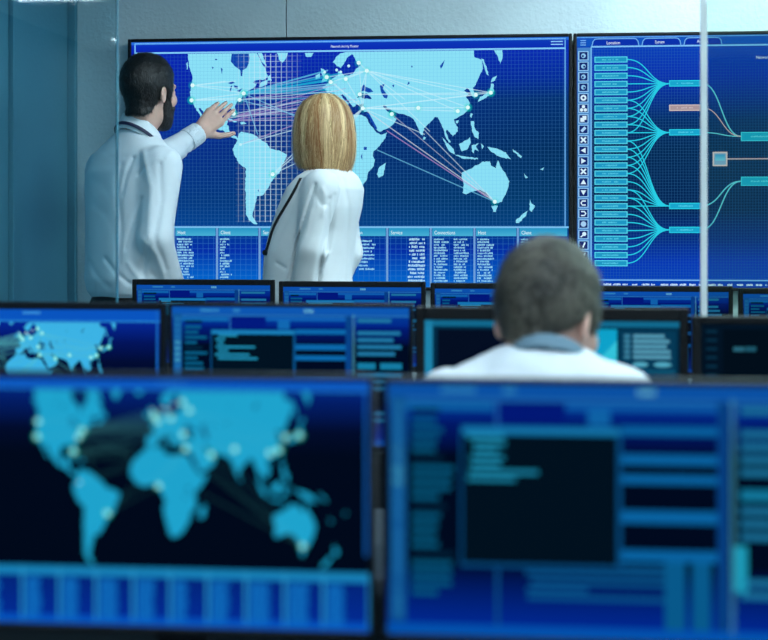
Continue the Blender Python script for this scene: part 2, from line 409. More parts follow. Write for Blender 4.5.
# ---------------------------------------------------------------- the two big wall displays
def wall_display(x0u, x1u, yt, yb, name, label, um):
    """a slab on the wall; x0u..x1u, yt..yb are the outer edges seen from the camera"""
    Yf = WALL_Y - 0.05
    a = at(x0u, yt, Yf); b = at(x1u, yt, Yf)
    zt = at(um, yt, Yf).z; zb = at(um, yb, Yf).z
    r = empty(name, ((a.x + b.x) / 2, Yf, zb))
    tag(r, label, 'display', 'big displays on the wall')
    w = b.x - a.x; h = zt - zb; t = 0.012
    bm = bmesh.new()
    add_box(bm, (-w/2, -.012, 0), (-w/2 + t, .03, h), .003); add_box(bm, (w/2 - t, -.012, 0), (w/2, .03, h), .003)
    add_box(bm, (-w/2 + t, -.012, 0), (w/2 - t, .03, t), .003); add_box(bm, (-w/2 + t, -.012, h - t), (w/2 - t, .03, h), .003)
    obj('bezel', bm, M['black'], r)
    box('back_shell', (-w/2 + .01, .0, .01), (w/2 - .01, .049, h - .01), M['navy'], r, bev=.004)
    scr = box('screen', (-w/2 + t, 0, 0), (w/2 - t, .002, h - 2*t), M['black'], r)
    scr.location = (0, -.002, t)
    px = (x1u - x0u) / w
    e = t * px
    return r, scr, (x0u + e, yt + e, x1u - e, yb - e), w - 2*t, h - 2*t

HEAD = ['Client', 'Host', 'Client', 'Service', 'Connections', 'Location', 'Service', 'Connections', 'Host', 'Client']
r1, scr, rect, w, h = wall_display(128.5, 572, 36.5, 290, 'wall_display', 'large wall display showing the world map behind the two standing people', 350)
c = Canvas(rect, w, h, scr)
x0, y0, x1, y1 = rect
c.fx = lambda u, a=at(rect[0], 100, WALL_Y - .05).x, b=at(rect[2], 100, WALL_Y - .05).x: (at(u, 100, WALL_Y - .05).x - a) / (b - a)   # even spacing along the real screen
c.part('background_picture')
stops = [(42, (14, 58, 182)), (51, (10, 44, 176)), (80, (4, 44, 150)), (100, (3, 48, 110)), (150, (2, 46, 92)), (200, (2, 56, 102)), (228, (3, 62, 120)), (250, (4, 44, 160)), (292, (4, 104, 205))]
stopsL = [(42, (12, 52, 190)), (51, (8, 34, 176)), (80, (8, 34, 170)), (100, (8, 40, 160)), (150, (6, 44, 140)), (200, (4, 56, 130)), (228, (4, 66, 145)), (250, (4, 44, 165)), (292, (4, 108, 210))]
NX = 8
for i in range(len(stops) - 1):
    for k in range(NX):
        ya, yb = max(y0, stops[i][0]), min(y1, stops[i+1][0])
        xa, xb = x0 + (x1-x0)*k/NX, x0 + (x1-x0)*(k+1)/NX
        def mixc(j, t): return rgb(*[stopsL[j][1][q]*(1-t) + stops[j][1][q]*t for q in range(3)])
        ca, cb = mixc(i, k/NX), mixc(i+1, k/NX); cc, cd = mixc(i+1, (k+1)/NX), mixc(i, (k+1)/NX)
        c.poly([(xa, ya), (xa, yb), (xb, yb), (xb, ya)], ca, [ca, cb, cc, cd])
c.part('title_bar')
c.rect_(x0, y0, x1, 42.5, rgb(40, 110, 215)); c.rect_(x0 + 3, 40.6, x1 - 3, 41.8, rgb(120, 190, 250))
c.rect_(x0 + 3, 50, x1 - 3, 51.6, rgb(130, 205, 250))
c.rect_(x0 + 3, 41.8, x0 + 4.2, 50, rgb(120, 190, 250)); c.rect_(x1 - 4.2, 41.8, x1 - 3, 226, rgb(100, 170, 235))
for yy in (41.5, 44.2, 47): c.rect_(551, yy - .5, 563, yy + .4, rgb(150, 215, 250))
c.text('Network Activity Monitor', 331, 47.4, 3.6, rgb(225, 245, 255), 0.72)
draw_map(c, (0, 0, 1, 1), rgb(138, 224, 246), rgb(12, 66, 170))
c.part('grid_lines', True)
gx = x0 + 2
while gx < x1 - 1:
    c.rect_(gx, 52, gx + .55, 226, rgb(70, 150, 225, .17)); gx += 3.7
gx = 55
while gx < 226:
    c.rect_(x0 + 1, gx, x1 - 1, gx + .5, rgb(70, 150, 225, .17)); gx += 3.7
c.lift()
gx = 238.5
k = 0
while gx < 300:
    al = .10 + .5 * math.exp(-((gx - 268) / 22)**2)
    c.rect_(gx, 53, gx + .8, 222, rgb(205, 238, 255, al)); gx += 5.35
c.lift()
gx = 55
while gx < 224:
    s0 = .40 if gx < 190 else .22
    for q in range(12):
        xa = 236 + q * 5.5
        c.rect_(xa, gx, xa + 5.5, gx + .8, rgb(205, 238, 255, s0 * math.exp(-((xa + 2.7 - 268) / 22)**2)))
    gx += 5.35
c.part('data_table')
seps = [x0, 174.5, 217.5, 260, 302.5, 345, 387.5, 431, 474.6, 518, x1]
c.rect_(x0, 226.3, x1, 228, rgb(120, 190, 240))
for i in range(10):
    a, b = seps[i], seps[i+1]
    c.rect_(a + 1.5, 228, b - 1.5, 236, rgb(36, 146, 196), rgb(70, 176, 214))
c.lift()
rr = random.Random(5)
for i in range(10):
    a, b = seps[i], seps[i+1]
    c.rect_(a - 1, 228, a + 1, y1, rgb(112, 160, 215))
    c.text(HEAD[i], a + 3.5, 234.3, 5.2, rgb(225, 250, 255), .78)
    ink = rgb(150, 215, 240)
    nrows = 17
    for j in range(nrows):
        yy = 240.2 + j * 2.75
        if HEAD[i] == 'Connections':
            c.dashes(a + 3.2, yy, rr.uniform(11, 16), 2.1, ink, rr, 1.25); c.dashes(a + 23, yy, rr.uniform(11, 16), 2.1, ink, rr, 1.25)
        elif HEAD[i] == 'Service':
            if j < 12: c.dashes(b - 5, 240.5 + j * 3.72, 17 + rr.uniform(-1, 1), 2.6, rgb(185, 232, 250), rr, 1.3, right=True)
        elif HEAD[i] == 'Location':
            if j < 9: c.dashes(a + 13, 242 + j * 3.5, rr.uniform(10, 20), 2.2, ink, rr, 1.3)
        elif HEAD[i] == 'Host': c.dashes(a + 3, yy, rr.uniform(12, 18), 2.1, ink, rr, 1.3)
        else: c.dashes(a + 3, yy, rr.choice((6, 7, 8, 9, 10, 13)), 2.1, ink, rr, 1.2)
c.part('table_grid', True)
gx = x0 + 2
while gx < x1 - 1:
    c.rect_(gx, 236, gx + .6, y1, rgb(70, 160, 240, .22)); gx += 5.35
gx = 238
while gx < y1:
    c.rect_(x0 + 1, gx, x1 - 1, gx + .6, rgb(70, 160, 240, .22)); gx += 5.35
c.build()

# --- right display: network tree
r2, scr, rect, w, h = wall_display(573.5, 1016, 32.6, 290.5, 'wall_display', 'large wall display with cyan tree of linked boxes, right of the map display', 650)
c = Canvas(rect, w, h, scr)
x0, y0, x1, y1 = rect
c.fx = lambda u, a=at(rect[0], 100, WALL_Y - .05).x, b=at(rect[2], 100, WALL_Y - .05).x: (at(u, 100, WALL_Y - .05).x - a) / (b - a)   # even spacing along the real screen
c.part('background_picture')
stops = [(36, (10, 60, 160)), (48, (8, 60, 180)), (75, (8, 46, 170)), (120, (2, 42, 98)), (150, (2, 38, 80)), (210, (2, 34, 80)), (240, (3, 40, 125)), (262, (4, 52, 175)), (293, (5, 66, 180))]
for i in range(len(stops) - 1):
    c.rect_(x0, stops[i][0] if i else y0, x1, min(y1, stops[i+1][0]), rgb(*stops[i][1]), rgb(*stops[i+1][1]))
c.part('tab_bar')
c.rect_(x0, y0, x1, 46, rgb(18, 84, 190)); c.rect_(x0, 36.3, x1, 37.4, rgb(110, 180, 245)); c.rect_(591, 45.4, x1, 47, rgb(130, 200, 250))
c.lift()
for a, b in ((592, 639), (642, 681), (684, 722)):
    c.path([(a, 45.5), (a + 1, 41), (a + 3, 38.8), (a + 6, 38.4), (b - 6, 38.4), (b - 3, 38.8), (b - 1, 41), (b, 45.5)], .8, rgb(120, 185, 240))
    c.poly([(a + 1, 45.4), (a + 2, 41), (a + 4, 39.2), (b - 4, 39.2), (b - 2, 41), (b - 1, 45.4)], rgb(12, 50, 170))
for yy in (39.5, 41.8, 44): c.rect_(580.5, yy, 586, yy + .8, rgb(130, 190, 245))
c.lift()
c.text('Location', 606.5, 44, 4.6, rgb(235, 248, 255), .85); c.text('System', 655, 43.6, 4.2, rgb(225, 245, 255), .8); c.text('Analysis', 697, 43.4, 4.2, rgb(225, 245, 255), .8)
c.text('Network', 756, 60, 4.2, rgb(215, 240, 255), .9)
c.part('icon_column')
c.rect_(577.5, 47, 590.5, 262, rgb(70, 132, 200)); c.rect_(590.5, 47, 592, y1, rgb(110, 180, 235))
rr = random.Random(11)
for i in range(20):
    yc = 55.2 + i * 10.55
    c.lift() if i == 0 else None
    c.rect_(578.4, yc - 4.6, 588.6, yc + 4.6, rgb(150, 205, 245)); 
c.lift()
for i in range(20):
    yc = 55.2 + i * 10.55
    c.rect_(579.4, yc - 3.8, 587.6, yc + 3.8, rgb(16, 40, 110))
c.lift()
Wt = rgb(215, 240, 255)
for i in range(20):
    yc = 55.2 + i * 10.55; xc = 583.5
    if i < 4: c.disc(xc, yc, 2.4, rgb(140, 195, 235)); c.rect_(xc, yc - 1, xc + 1.2, yc + 1, rgb(20, 50, 120)) if False else None
    elif i == 4: c.disc(xc, yc, 3, Wt)
    elif i == 5: c.disc(xc, yc - 1.7, 1.7, Wt); c.disc(xc - 1.9, yc + 1.6, 1.7, Wt); c.disc(xc + 1.9, yc + 1.6, 1.7, Wt)
    elif i == 6: c.rect_(xc - 3, yc - 1, xc + 1, yc + 3, Wt); c.rect_(xc - 1, yc - 3, xc + 3, yc + 1, Wt)
    elif i == 7: c.poly([(xc - 3, yc + 1), (xc + 1, yc - 3), (xc + 3, yc - 1), (xc - 1, yc + 3)], rgb(170, 210, 245))
    elif i in (8, 11): c.line((xc - 2.5, yc - 2.5), (xc + 2.5, yc + 2.5), 1.7, Wt); c.line((xc - 2.5, yc + 2.5), (xc + 2.5, yc - 2.5), 1.7, Wt)
    elif i == 9: c.poly([(xc - 2.6, yc), (xc + 2.2, yc - 2.8), (xc + 2.2, yc + 2.8)], Wt)
    elif i == 10: c.poly([(xc + 2.6, yc), (xc - 2.2, yc - 2.8), (xc - 2.2, yc + 2.8)], Wt)
    elif i == 12: c.poly([(xc, yc - 2.6), (xc - 2.8, yc + 2.2), (xc + 2.8, yc + 2.2)], Wt)
    elif i == 13: c.poly([(xc, yc + 2.6), (xc - 2.8, yc - 2.2), (xc + 2.8, yc - 2.2)], Wt)
    elif i == 14: c.path([(xc + 2.4, yc + 2), (xc - 1, yc + 2), (xc - 2.4, yc), (xc - 1, yc - 2), (xc + 2.4, yc - 2)], 1.3, Wt)
    elif i == 15: c.path([(xc - 2.4, yc + 2), (xc + 1, yc + 2), (xc + 2.4, yc), (xc + 1, yc - 2), (xc - 2.4, yc - 2)], 1.3, Wt)
    elif i == 16: c.disc(xc, yc, 2.8, rgb(165, 205, 240))
    elif i == 17: c.disc(xc + .8, yc - .6, 2.1, Wt); c.line((xc - .6, yc + .8), (xc - 2.8, yc + 2.6), 1.2, Wt)
    else: c.line((xc + 1.6, yc - 2.8), (xc - .6, yc + 2.6), 1.5, Wt)
c.lift()
c.disc(583.5, 55.2 + 4*10.55, 1.2, rgb(16, 40, 110))
for i in range(4): c.disc(583.5 + (.8 if i % 2 else -.6), 55.2 + i*10.55 + .4, 1.1, rgb(16, 40, 110))
c.part('grid_lines', True)
gx = 593
while gx < x1:
    c.rect_(gx, 47, gx + .55, 279, rgb(70, 150, 220, .17)); gx += 2.9
gx = 49
while gx < 279:
    c.rect_(592, gx, x1, gx + .5, rgb(70, 150, 220, .17)); gx += 2.9
c.part('link_lines')
CY = rgb(40, 205, 230); CB = rgb(25, 165, 205)
def bez(a, b):
    pts = []
    for i in range(17):
        t = i / 16; m = .5
        x = a[0]*(1-t)**3 + 3*(a[0]+(b[0]-a[0])*m)*(1-t)**2*t + 3*(b[0]-(b[0]-a[0])*m)*(1-t)*t*t + b[0]*t**3
        y = a[1]*(1-t)**3 + 3*a[1]*(1-t)**2*t + 3*b[1]*(1-t)*t*t + b[1]*t**3
        pts.append((x, y))
    return pts
BY = [59.4 + i * 8.15 for i in range(26)]
mids = {0: 84, 1: 132.7, 2: 206, 3: 229.8}
for k, idx in ((0, range(0, 10)), (1, (5, 6, 7, 8, 9, 10, 11, 12, 13, 14)), (2, (10, 11, 12, 13, 14, 15, 16, 17, 18)), (3, (16, 17, 18, 19, 20, 21, 22, 23, 24, 25))):
    for i in idx: c.path(bez((627, BY[i]), (669.5, mids[k])), 1.05, CY)
c.lift()
c.path(bez((702, 84), (741, 137)), 1.2, rgb(95, 200, 225)); c.path(bez((702, 133), (741, 137)), 1.0, rgb(95, 200, 225))
c.path(bez((701, 206), (741, 181.5)), 1.2, rgb(95, 200, 225)); c.path(bez((701, 229.8), (741, 181.5)), 1.2, rgb(95, 200, 225))
c.lift()
c.path(bez((702, 108.3), (741, 137)), .9, rgb(190, 165, 175)); c.rect_(727, 158.7, x1, 159.9, rgb(185, 170, 185))
def nbox(cx, cy, wx, hy, e, f, ink):
    c.part('node_box')
    c.rect_(cx - wx/2, cy - hy/2, cx + wx/2, cy + hy/2, e); c.lift()
    c.rect_(cx - wx/2 + 1, cy - hy/2 + .9, cx + wx/2 - 1, cy + hy/2 - .9, f); c.lift()
    c.dashes(cx - wx * .27, cy + .9, wx * .54, 1.8, ink, rr, 1.5)
    c.z -= 2
for i in range(26): nbox(611, BY[i], 33, 6.0, rgb(85, 215, 238), rgb(30, 150, 196), rgb(85, 200, 225))
for cy in mids.values(): nbox(685.5, cy, 33, 6.2, CY, rgb(25, 165, 205), rgb(80, 205, 230))
nbox(685.5, 108.3, 33, 6.2, rgb(205, 190, 190), rgb(170, 150, 155), rgb(200, 185, 190))
for cy in (137.3, 181.6): nbox(762, cy, 43, 9, rgb(60, 200, 230), rgb(20, 160, 200), rgb(90, 205, 230))
for cx, cy in ((860, 137.3), (860, 181.6), (850, 90), (850, 230)): nbox(cx, cy, 40, 9, rgb(60, 200, 230), rgb(20, 160, 200), rgb(90, 205, 230))
c.part('picture_tile')
c.rect_(712.3, 152.3, 727, 166.6, rgb(200, 190, 200)); c.lift(); c.rect_(713.8, 153.8, 725.5, 165.1, rgb(120, 165, 205)); c.lift()
c.rect_(715, 155, 724.3, 161, rgb(50, 150, 205), rgb(110, 195, 225))
c.part('timeline_strip')
c.rect_(591, 279.2, x1, 280.5, rgb(110, 175, 235)); c.lift()
for i in range(44):
    c.dashes(594 + i * 9.5, 285.4, rr.uniform(6, 8.5), 2.3, rgb(205, 235, 255), rr, 1.3)
c.build()

# ---------------------------------------------------------------- desktop monitors
def monitor(x0u, x1u, yt, Y, label, group, draw, hgt=0.272, bz=0.011, bzt=None, mat='black', wid=None, desk=0.73, scr_rect=None, side=None):
    a = at(x0u, yt, Y); b = at(x1u, yt, Y)
    w = b.x - a.x; zt = at((x0u + x1u)/2, yt, Y).z; zb = zt - hgt
    bzt = bzt or bz
    r = empty('computer_monitor', ((a.x + b.x)/2, Y, desk)); tag(r, label, 'monitor', group)
    zo = zb - desk
    bm = bmesh.new()
    add_box(bm, (-w/2, -.006, zo), (-w/2 + bz, .016, zo + hgt), .0025); add_box(bm, (w/2 - bz, -.006, zo), (w/2, .016, zo + hgt), .0025)
    add_box(bm, (-w/2 + bz, -.006, zo), (w/2 - bz, .016, zo + bz*1.3), .0025); add_box(bm, (-w/2 + bz, -.006, zo + hgt - bzt), (w/2 - bz, .016, zo + hgt), .0025)
    obj('bezel', bm, M[mat], r)
    bm = bmesh.new()
    add_box(bm, (-w/2 + .004, .0, zo + .004), (w/2 - .004, .026, zo + hgt - .004), .006, 3)
    add_box(bm, (-w*.3, .02, zo + hgt*.18), (w*.3, .048, zo + hgt*.75), .014, 3)
    obj('back_shell', bm, M['navy'], r)
    bm = bmesh.new(); add_box(bm, (-.03, .05, .012), (.03, .072, zo + hgt*.5), .005); add_box(bm, (-.045, .044, zo + hgt*.3), (.045, .062, zo + hgt*.62), .006)
    obj('stand_neck', bm, M['navy'], r)
    bm = bmesh.new(); add_box(bm, (-.11, -.06, 0), (.11, .11, .014), .006, 3); obj('stand_base', bm, M['navy'], r)
    sw, sh = w - 2*bz, hgt - bz*1.3 - bzt
    s = box('screen', (-sw/2, 0, 0), (sw/2, .003, sh), M['black'], r); s.location = (0, -.0005, zo + bz*1.3)
    k = (x1u - x0u) / w
    rect = scr_rect or (x0u + bz*k, yt + bzt*k, x1u - bz*k, yt + (hgt - bz*1.3)*k)
    c = Canvas(rect, sw, sh, s, 0.00012)
    draw(c, rect); c.build()
    return r

def ui_console(lvl=1.0, seed=1, tint=(1, 1, 1)):
    def D(c, rect):
        x0, y0, x1, y1 = rect; w, h = x1 - x0, y1 - y0
        rr = random.Random(seed)
        def R(a, b, d, e, col, col2=None): c.rect_(x0 + a*w, y0 + b*h, x0 + d*w, y0 + e*h, col, col2)
        def K(r, g, b, a=1): return tuple(q * lvl * t for q, t in zip(rgb(r, g, b)[:3], tint)) + (a,)
        c.part('desktop_picture')
        R(0, 0, 1, .14, K(4, 72, 176), K(2, 40, 150)); R(0, .14, 1, .27, K(2, 30, 130), K(2, 14, 60)); R(0, .27, 1, .72, K(1, 12, 38)); R(0, .72, 1, 1, K(1, 14, 52), K(2, 50, 185))
        c.part('menu_bar')
        R(0, 0, 1, .05, K(16, 92, 196)); R(.0, .055, 1, .068, K(40, 120, 205)); R(.03, .075, .24, .105, K(20, 110, 196)); R(.40, .075, .76, .10, K(20, 104, 200)); R(.45, .1, .5, .16, K(20, 110, 196)); R(.245, .06, .252, .18, K(40, 110, 200))
        R(.56, .015, .6, .04, K(110, 190, 230)); R(.12, .015, .2, .035, K(60, 150, 215)); R(.26, .015, .29, .035, K(60, 150, 215))
        R(.25, .07, .4, .155, K(3, 28, 140))
        c.part('icon_column')
        R(.006, .05, .042, .95, K(20, 92, 170))
        for i in range(20):
            R(.012, .075 + i*.043, .036, .105 + i*.043, K(70, 160, 205) if 3 < i < 8 else K(34, 116, 190))
        c.part('text_lines')
        for i in range(20):
            yy = .1 + i * .038
            R(.055, yy, .055 + rr.uniform(.05, .10), yy + .02, K(10, 100, 150) if i % 5 else K(3, 40, 70))
        for i, yy in enumerate((.705, .735, .77, .80, .83)): R(.31 + .02*rr.random(), yy, rr.choice((.5, .65, .66, .45)), yy + .02, K(14, 92, 160))
        R(.245, .73, .252, .98, K(20, 90, 160))
        c.part('side_window')
        for a, b in ((.16, .195), (.27, .31), (.35, .385), (.49, .54), (.645, .69)):
            R(.52, a, .735, b, K(14, 110, 190))
        R(.62, .69, .665, .96, K(12, 100, 165)); R(.68, .69, .72, .96, K(12, 100, 165)); R(.735, .06, .76, .96, K(10, 70, 150))
        c.part('console_window')
        R(.165, .165, .525, .725, K(12, 84, 150)); c.lift(); R(.17, .2, .515, .71, K(2, 20, 38)); R(.17, .17, .52, .198, K(28, 134, 205))
        c.lift()
        for i in range(7):
            yy = .2 + i * .028
            R(.18 + .02*rr.random(), yy, rr.uniform(.22, .37), yy + .016, K(36, 150, 200))
        c.part('status_panel')
        for i, yy in enumerate((.08, .17, .22, .27, .32, .40, .47, .52, .57, .75, .8)):
            n = .785
            if i in (5,): R(n, yy, .86, yy + .045, K(24, 130, 180)); R(.88, yy, .97, yy + .045, K(24, 130, 180))
            else: R(n, yy, n + rr.uniform(.14, .19), yy + .028, K(34, 124, 180))
        R(.77, .62, .8, .8, K(36, 170, 215)); R(.765, .05, .768, .97, K(90, 170, 205)); R(.772, .05, .774, .97, K(70, 150, 195))
        R(0, .955, 1, 1, K(6, 92, 205))
    return D

def ui_map(m, stops, land, dim=.5, tbl=None, big=False):
    def D(c, rect):
        x0, y0, x1, y1 = rect; w, h = x1 - x0, y1 - y0
        c.part('background_picture')
        for i in range(len(stops) - 1):
            c.rect_(x0, y0 + stops[i][0]*h, x1, y0 + stops[i+1][0]*h, rgb(*stops[i][1]), rgb(*stops[i+1][1]))
        yt = m[1] + 51 * m[3]
        c.part('title_bar')
        c.rect_(x0, y0, x1, yt - .5, rgb(10, 84, 190)); c.rect_(x0, yt - 1.5, x1, yt, rgb(40, 140, 215)); c.rect_(x1 - 4, y0, x1 - 2, y0 + .7*h, rgb(24, 100, 190))
        xc = m[0] + 345 * m[2]; c.rect_(xc - 9*m[2]*1.6, y0 + 2, xc + 12*m[2]*1.6, y0 + 4.5, rgb(60, 150, 220))
        draw_map(c, m, land, rgb(6, 40, 90), dim, big)
        ty = m[1] + 227 * m[3]
        if ty < y1 - 5:
            c.part('data_table')
            c.rect_(x0, ty, x1, y1, rgb(3, 34, 112), rgb(3, 44, 150)); c.lift()
            c.rect_(x0, ty, x1, ty + 9*m[3], rgb(24, 130, 184)); c.rect_(x0, y1 - 8, x1, y1, rgb(6, 84, 190))
            rr = random.Random(2)
            for sx in seps:
                px = m[0] + sx * m[2]; c.rect_(px - 1.2, ty, px + 1.4, y1 - 3, rgb(40, 146, 196))
                c.lift() if False else None
                cw = 42 * m[2]
                a = rr.choice((.1, .1, .45)); wd_ = rr.uniform(.25, .55)
                for j in range(13):
                    c.rect_(px + cw*a, ty + (12 + j*3.2)*m[3], px + cw*(a + wd_ + rr.uniform(-.05, .05)), ty + (14.4 + j*3.2)*m[3], rgb(16, 110, 190))
    return D
G1, G2, G3 = 'monitors on the nearest desk', 'monitors on the middle desk', 'monitors on the farthest desk'
# nearest row
monitor(-28, 375, 373.5, ROW1, 'large blurred monitor in the foreground showing a cyan world map above a table', G1,
        ui_map((-128.5, 338.5, .875, .994), [(0, (5, 50, 150)), (.08, (3, 30, 105)), (.2, (2, 12, 44)), (.3, (1, 9, 28)), (.75, (1, 9, 26)), (1, (2, 30, 100))], rgb(30, 162, 204), .15), hgt=.279, bz=.006)
monitor(382, 846, 379.5, ROW1 - .005, 'large blurred monitor in the foreground with a black console window, right of the map monitor', G1, ui_console(.78, 4, (.85, .98, .86)), hgt=.278, bz=.006)
# middle row
monitor(-84, 165.5, 302, ROW2, 'middle desk monitor at the far left edge, showing a glowing world map', G2,
        ui_map((-153.7, 292.5, .537, .56), [(0, (8, 62, 180)), (.12, (5, 36, 140)), (.25, (3, 20, 92)), (.4, (2, 12, 50)), (1, (2, 10, 40))], rgb(60, 178, 228), .7), hgt=.272, bz=.010, bzt=.014, mat='navy')
monitor(168.5, 413, 303.5, ROW2, 'middle desk monitor full of console windows, between the map monitor and the seated man', G2, ui_console(.88, 9, (.95, 1.0, .9)), hgt=.272, bz=.007, mat='navy')
def ui_thick(c, rect):
    x0, y0, x1, y1 = rect; w, h = x1 - x0, y1 - y0
    c.part('desktop_picture'); c.rect_(x0, y0, x1, y1, rgb(3, 44, 70), rgb(2, 24, 46))
    c.part('menu_bar'); c.rect_(x0, y0, x1, y0 + 6, rgb(18, 104, 140)); c.rect_(x0, y0, x0 + 8, y1, rgb(30, 130, 170))
    c.part('console_window'); c.rect_(x0 + 13, y0 + 9, 560, y1 - 60, rgb(4, 14, 34)); c.lift(); c.rect_(560, y0 + 8, 588, y1 - 60, rgb(3, 40, 66))
    c.part('chart_area'); c.rect_(590, y0 + 8, 618, y1 - 60, rgb(14, 160, 200)); c.poly([(588, 372), (618, 340), (618, 372)], rgb(60, 205, 225)); c.poly([(575, y0+8), (600, y0+8), (584, y0 + 14)], rgb(80, 200, 215))
    c.part('status_panel'); c.rect_(620, y0 + 9, x1 - 3, y1 - 60, rgb(6, 56, 84)); c.lift()
    rr = random.Random(3)
    for j in range(5):
        c.rect_(625, y0 + 13 + j*5.2, 631, y0 + 16.4 + j*5.2, rgb(60, 130, 160)); c.rect_(634, y0 + 13 + j*5.2, 655 + rr.uniform(6, 22), y0 + 16.4 + j*5.2, rgb(86, 156, 182))
    c.disc(641, y0 + 43, 8, rgb(80, 165, 190), ry=2.6); c.disc(663, y0 + 43, 9, rgb(80, 165, 190), ry=2.6)
    c.rect_(622, y0 + 49, x1 - 4, y0 + 51, rgb(20, 90, 120))
def ui_dark(c, rect):
    x0, y0, x1, y1 = rect; w, h = x1 - x0, y1 - y0
    c.part('desktop_picture'); c.rect_(x0, y0, x1, y1, rgb(3, 20, 36), rgb(2, 12, 26))
    c.part('console_window'); c.rect_(x0 + 22, y0 + 5, x1 - 20, y1 - 20, rgb(2, 14, 26))
    c.part('text_lines')
    for j in range(12): c.rect_(x0 + 5, y0 + 6 + j*9, x0 + 16, y0 + 9 + j*9, rgb(8, 44, 66))
    c.rect_(734, 348.5, 745, 353, rgb(40, 100, 120)); c.rect_(746, 348, 757, 353, rgb(28, 84, 104))
monitor(415.5, 689, 307.5, ROW2 - .05, 'thick framed monitor right in front of the seated man', G2, ui_thick, hgt=.29, bz=.017, bzt=.024, mat='black')
monitor(691.5, 965, 317, ROW2 - .06, 'nearly black dimmed monitor at the right edge beside the thick framed one', G2, ui_dark, hgt=.28, bz=.017, bzt=.014, mat='black')
# far row
for i, (a, b, yt, lab) in enumerate(((132.5, 274.5, 279.5, 'far desk monitor below the man with the raised hand, leftmost of its row'),
        (279, 425.5, 281.5, 'far desk monitor below the blonde woman, second from the left'),
        (430.5, 577, 283.2, 'far desk monitor partly hidden behind the head of the seated man'),
        (583, 733, 286, 'far desk monitor crossed by the pale glass edge, right of the seated man'),
        (738.5, 892, 288.5, 'far desk monitor cut off by the right edge of the picture'))):
    monitor(a, b, yt, ROW3, lab, G3, ui_console(.72, 20 + i), hgt=.272, bz=.013, bzt=.017, mat='black')

# ---------------------------------------------------------------- desks
def desk(y0, y1, x0, x1, label):
    r = empty('long_desk', ((x0 + x1)/2, (y0 + y1)/2, 0)); tag(r, label, 'desk', 'long desks in rows')
    w, d = x1 - x0, y1 - y0
    box('worktop', (-w/2, -d/2, .70), (w/2, d/2, .73), M['desk'], r, bev=.004)
    box('modesty_panel', (-w/2 + .06, d/2 - .07, .2), (w/2 - .06, d/2 - .05, .70), M['desk'], r, bev=.002)
    n = 3
    for i in range(n):
        x = -w/2 + .05 + (w - .1) * i / (n - 1)
        bm = bmesh.new(); add_box(bm, (x - .025, -d/2 + .08, .03), (x + .025, -d/2 + .13, .70), .004); add_box(bm, (x - .025, d/2 - .05, .03), (x + .025, d/2 - .005, .70), .004)
        add_box(bm, (x - .03, -d/2 + .02, 0), (x + .03, d/2 - .002, .03), .006); obj('leg', bm, M['steel'], r)
desk(.92, 1.74, -1.0, 1.2, 'long dark desk under the two foreground monitors')
desk(2.42, 3.02, -1.35, 1.5, 'long dark desk under the middle row of monitors')
desk(3.92, 4.66, at(128, 300, ROW3).x, 2.0, 'long dark desk under the farthest row of monitors')

# ---------------------------------------------------------------- glass partition
gx = at(118, 100, GY).x
p = empty('glass_panel', ((LEFT_X + gx)/2, GY, 0)); tag(p, 'tinted full height glass panel at the left, in front of the standing man', 'glass panel', 'glass partition panels')
hw = (gx - LEFT_X)/2
box('pane', (-hw + .002, -.006, .02), (hw - .004, .006, CEIL - .002), M['glass_t'], p)
box('edge', (hw - .004, -.006, .02), (hw, .006, CEIL - .002), M['glass_edge_t'], p, bev=.0015)
box('floor_channel', (-hw + .002, -.02, 0), (hw, .02, .02), M['steel'], p, bev=.002)
gx = at(700.5, 100, GY).x
hw = (RIGHT_X - gx)/2
p = empty('glass_panel', ((RIGHT_X + gx)/2, GY, 0)); tag(p, 'clear full height glass panel with a pale edge, across the right wall display', 'glass panel', 'glass partition panels')
box('pane', (-hw + .014, -.006, .02), (hw - .002, .006, CEIL - .002), M['glass'], p)
box('edge', (-hw, -.007, .02), (-hw + .014, .007, CEIL - .002), M['glass_edge'], p, bev=.002)
box('floor_channel', (-hw, -.02, 0), (hw - .002, .02, .02), M['steel'], p, bev=.002)

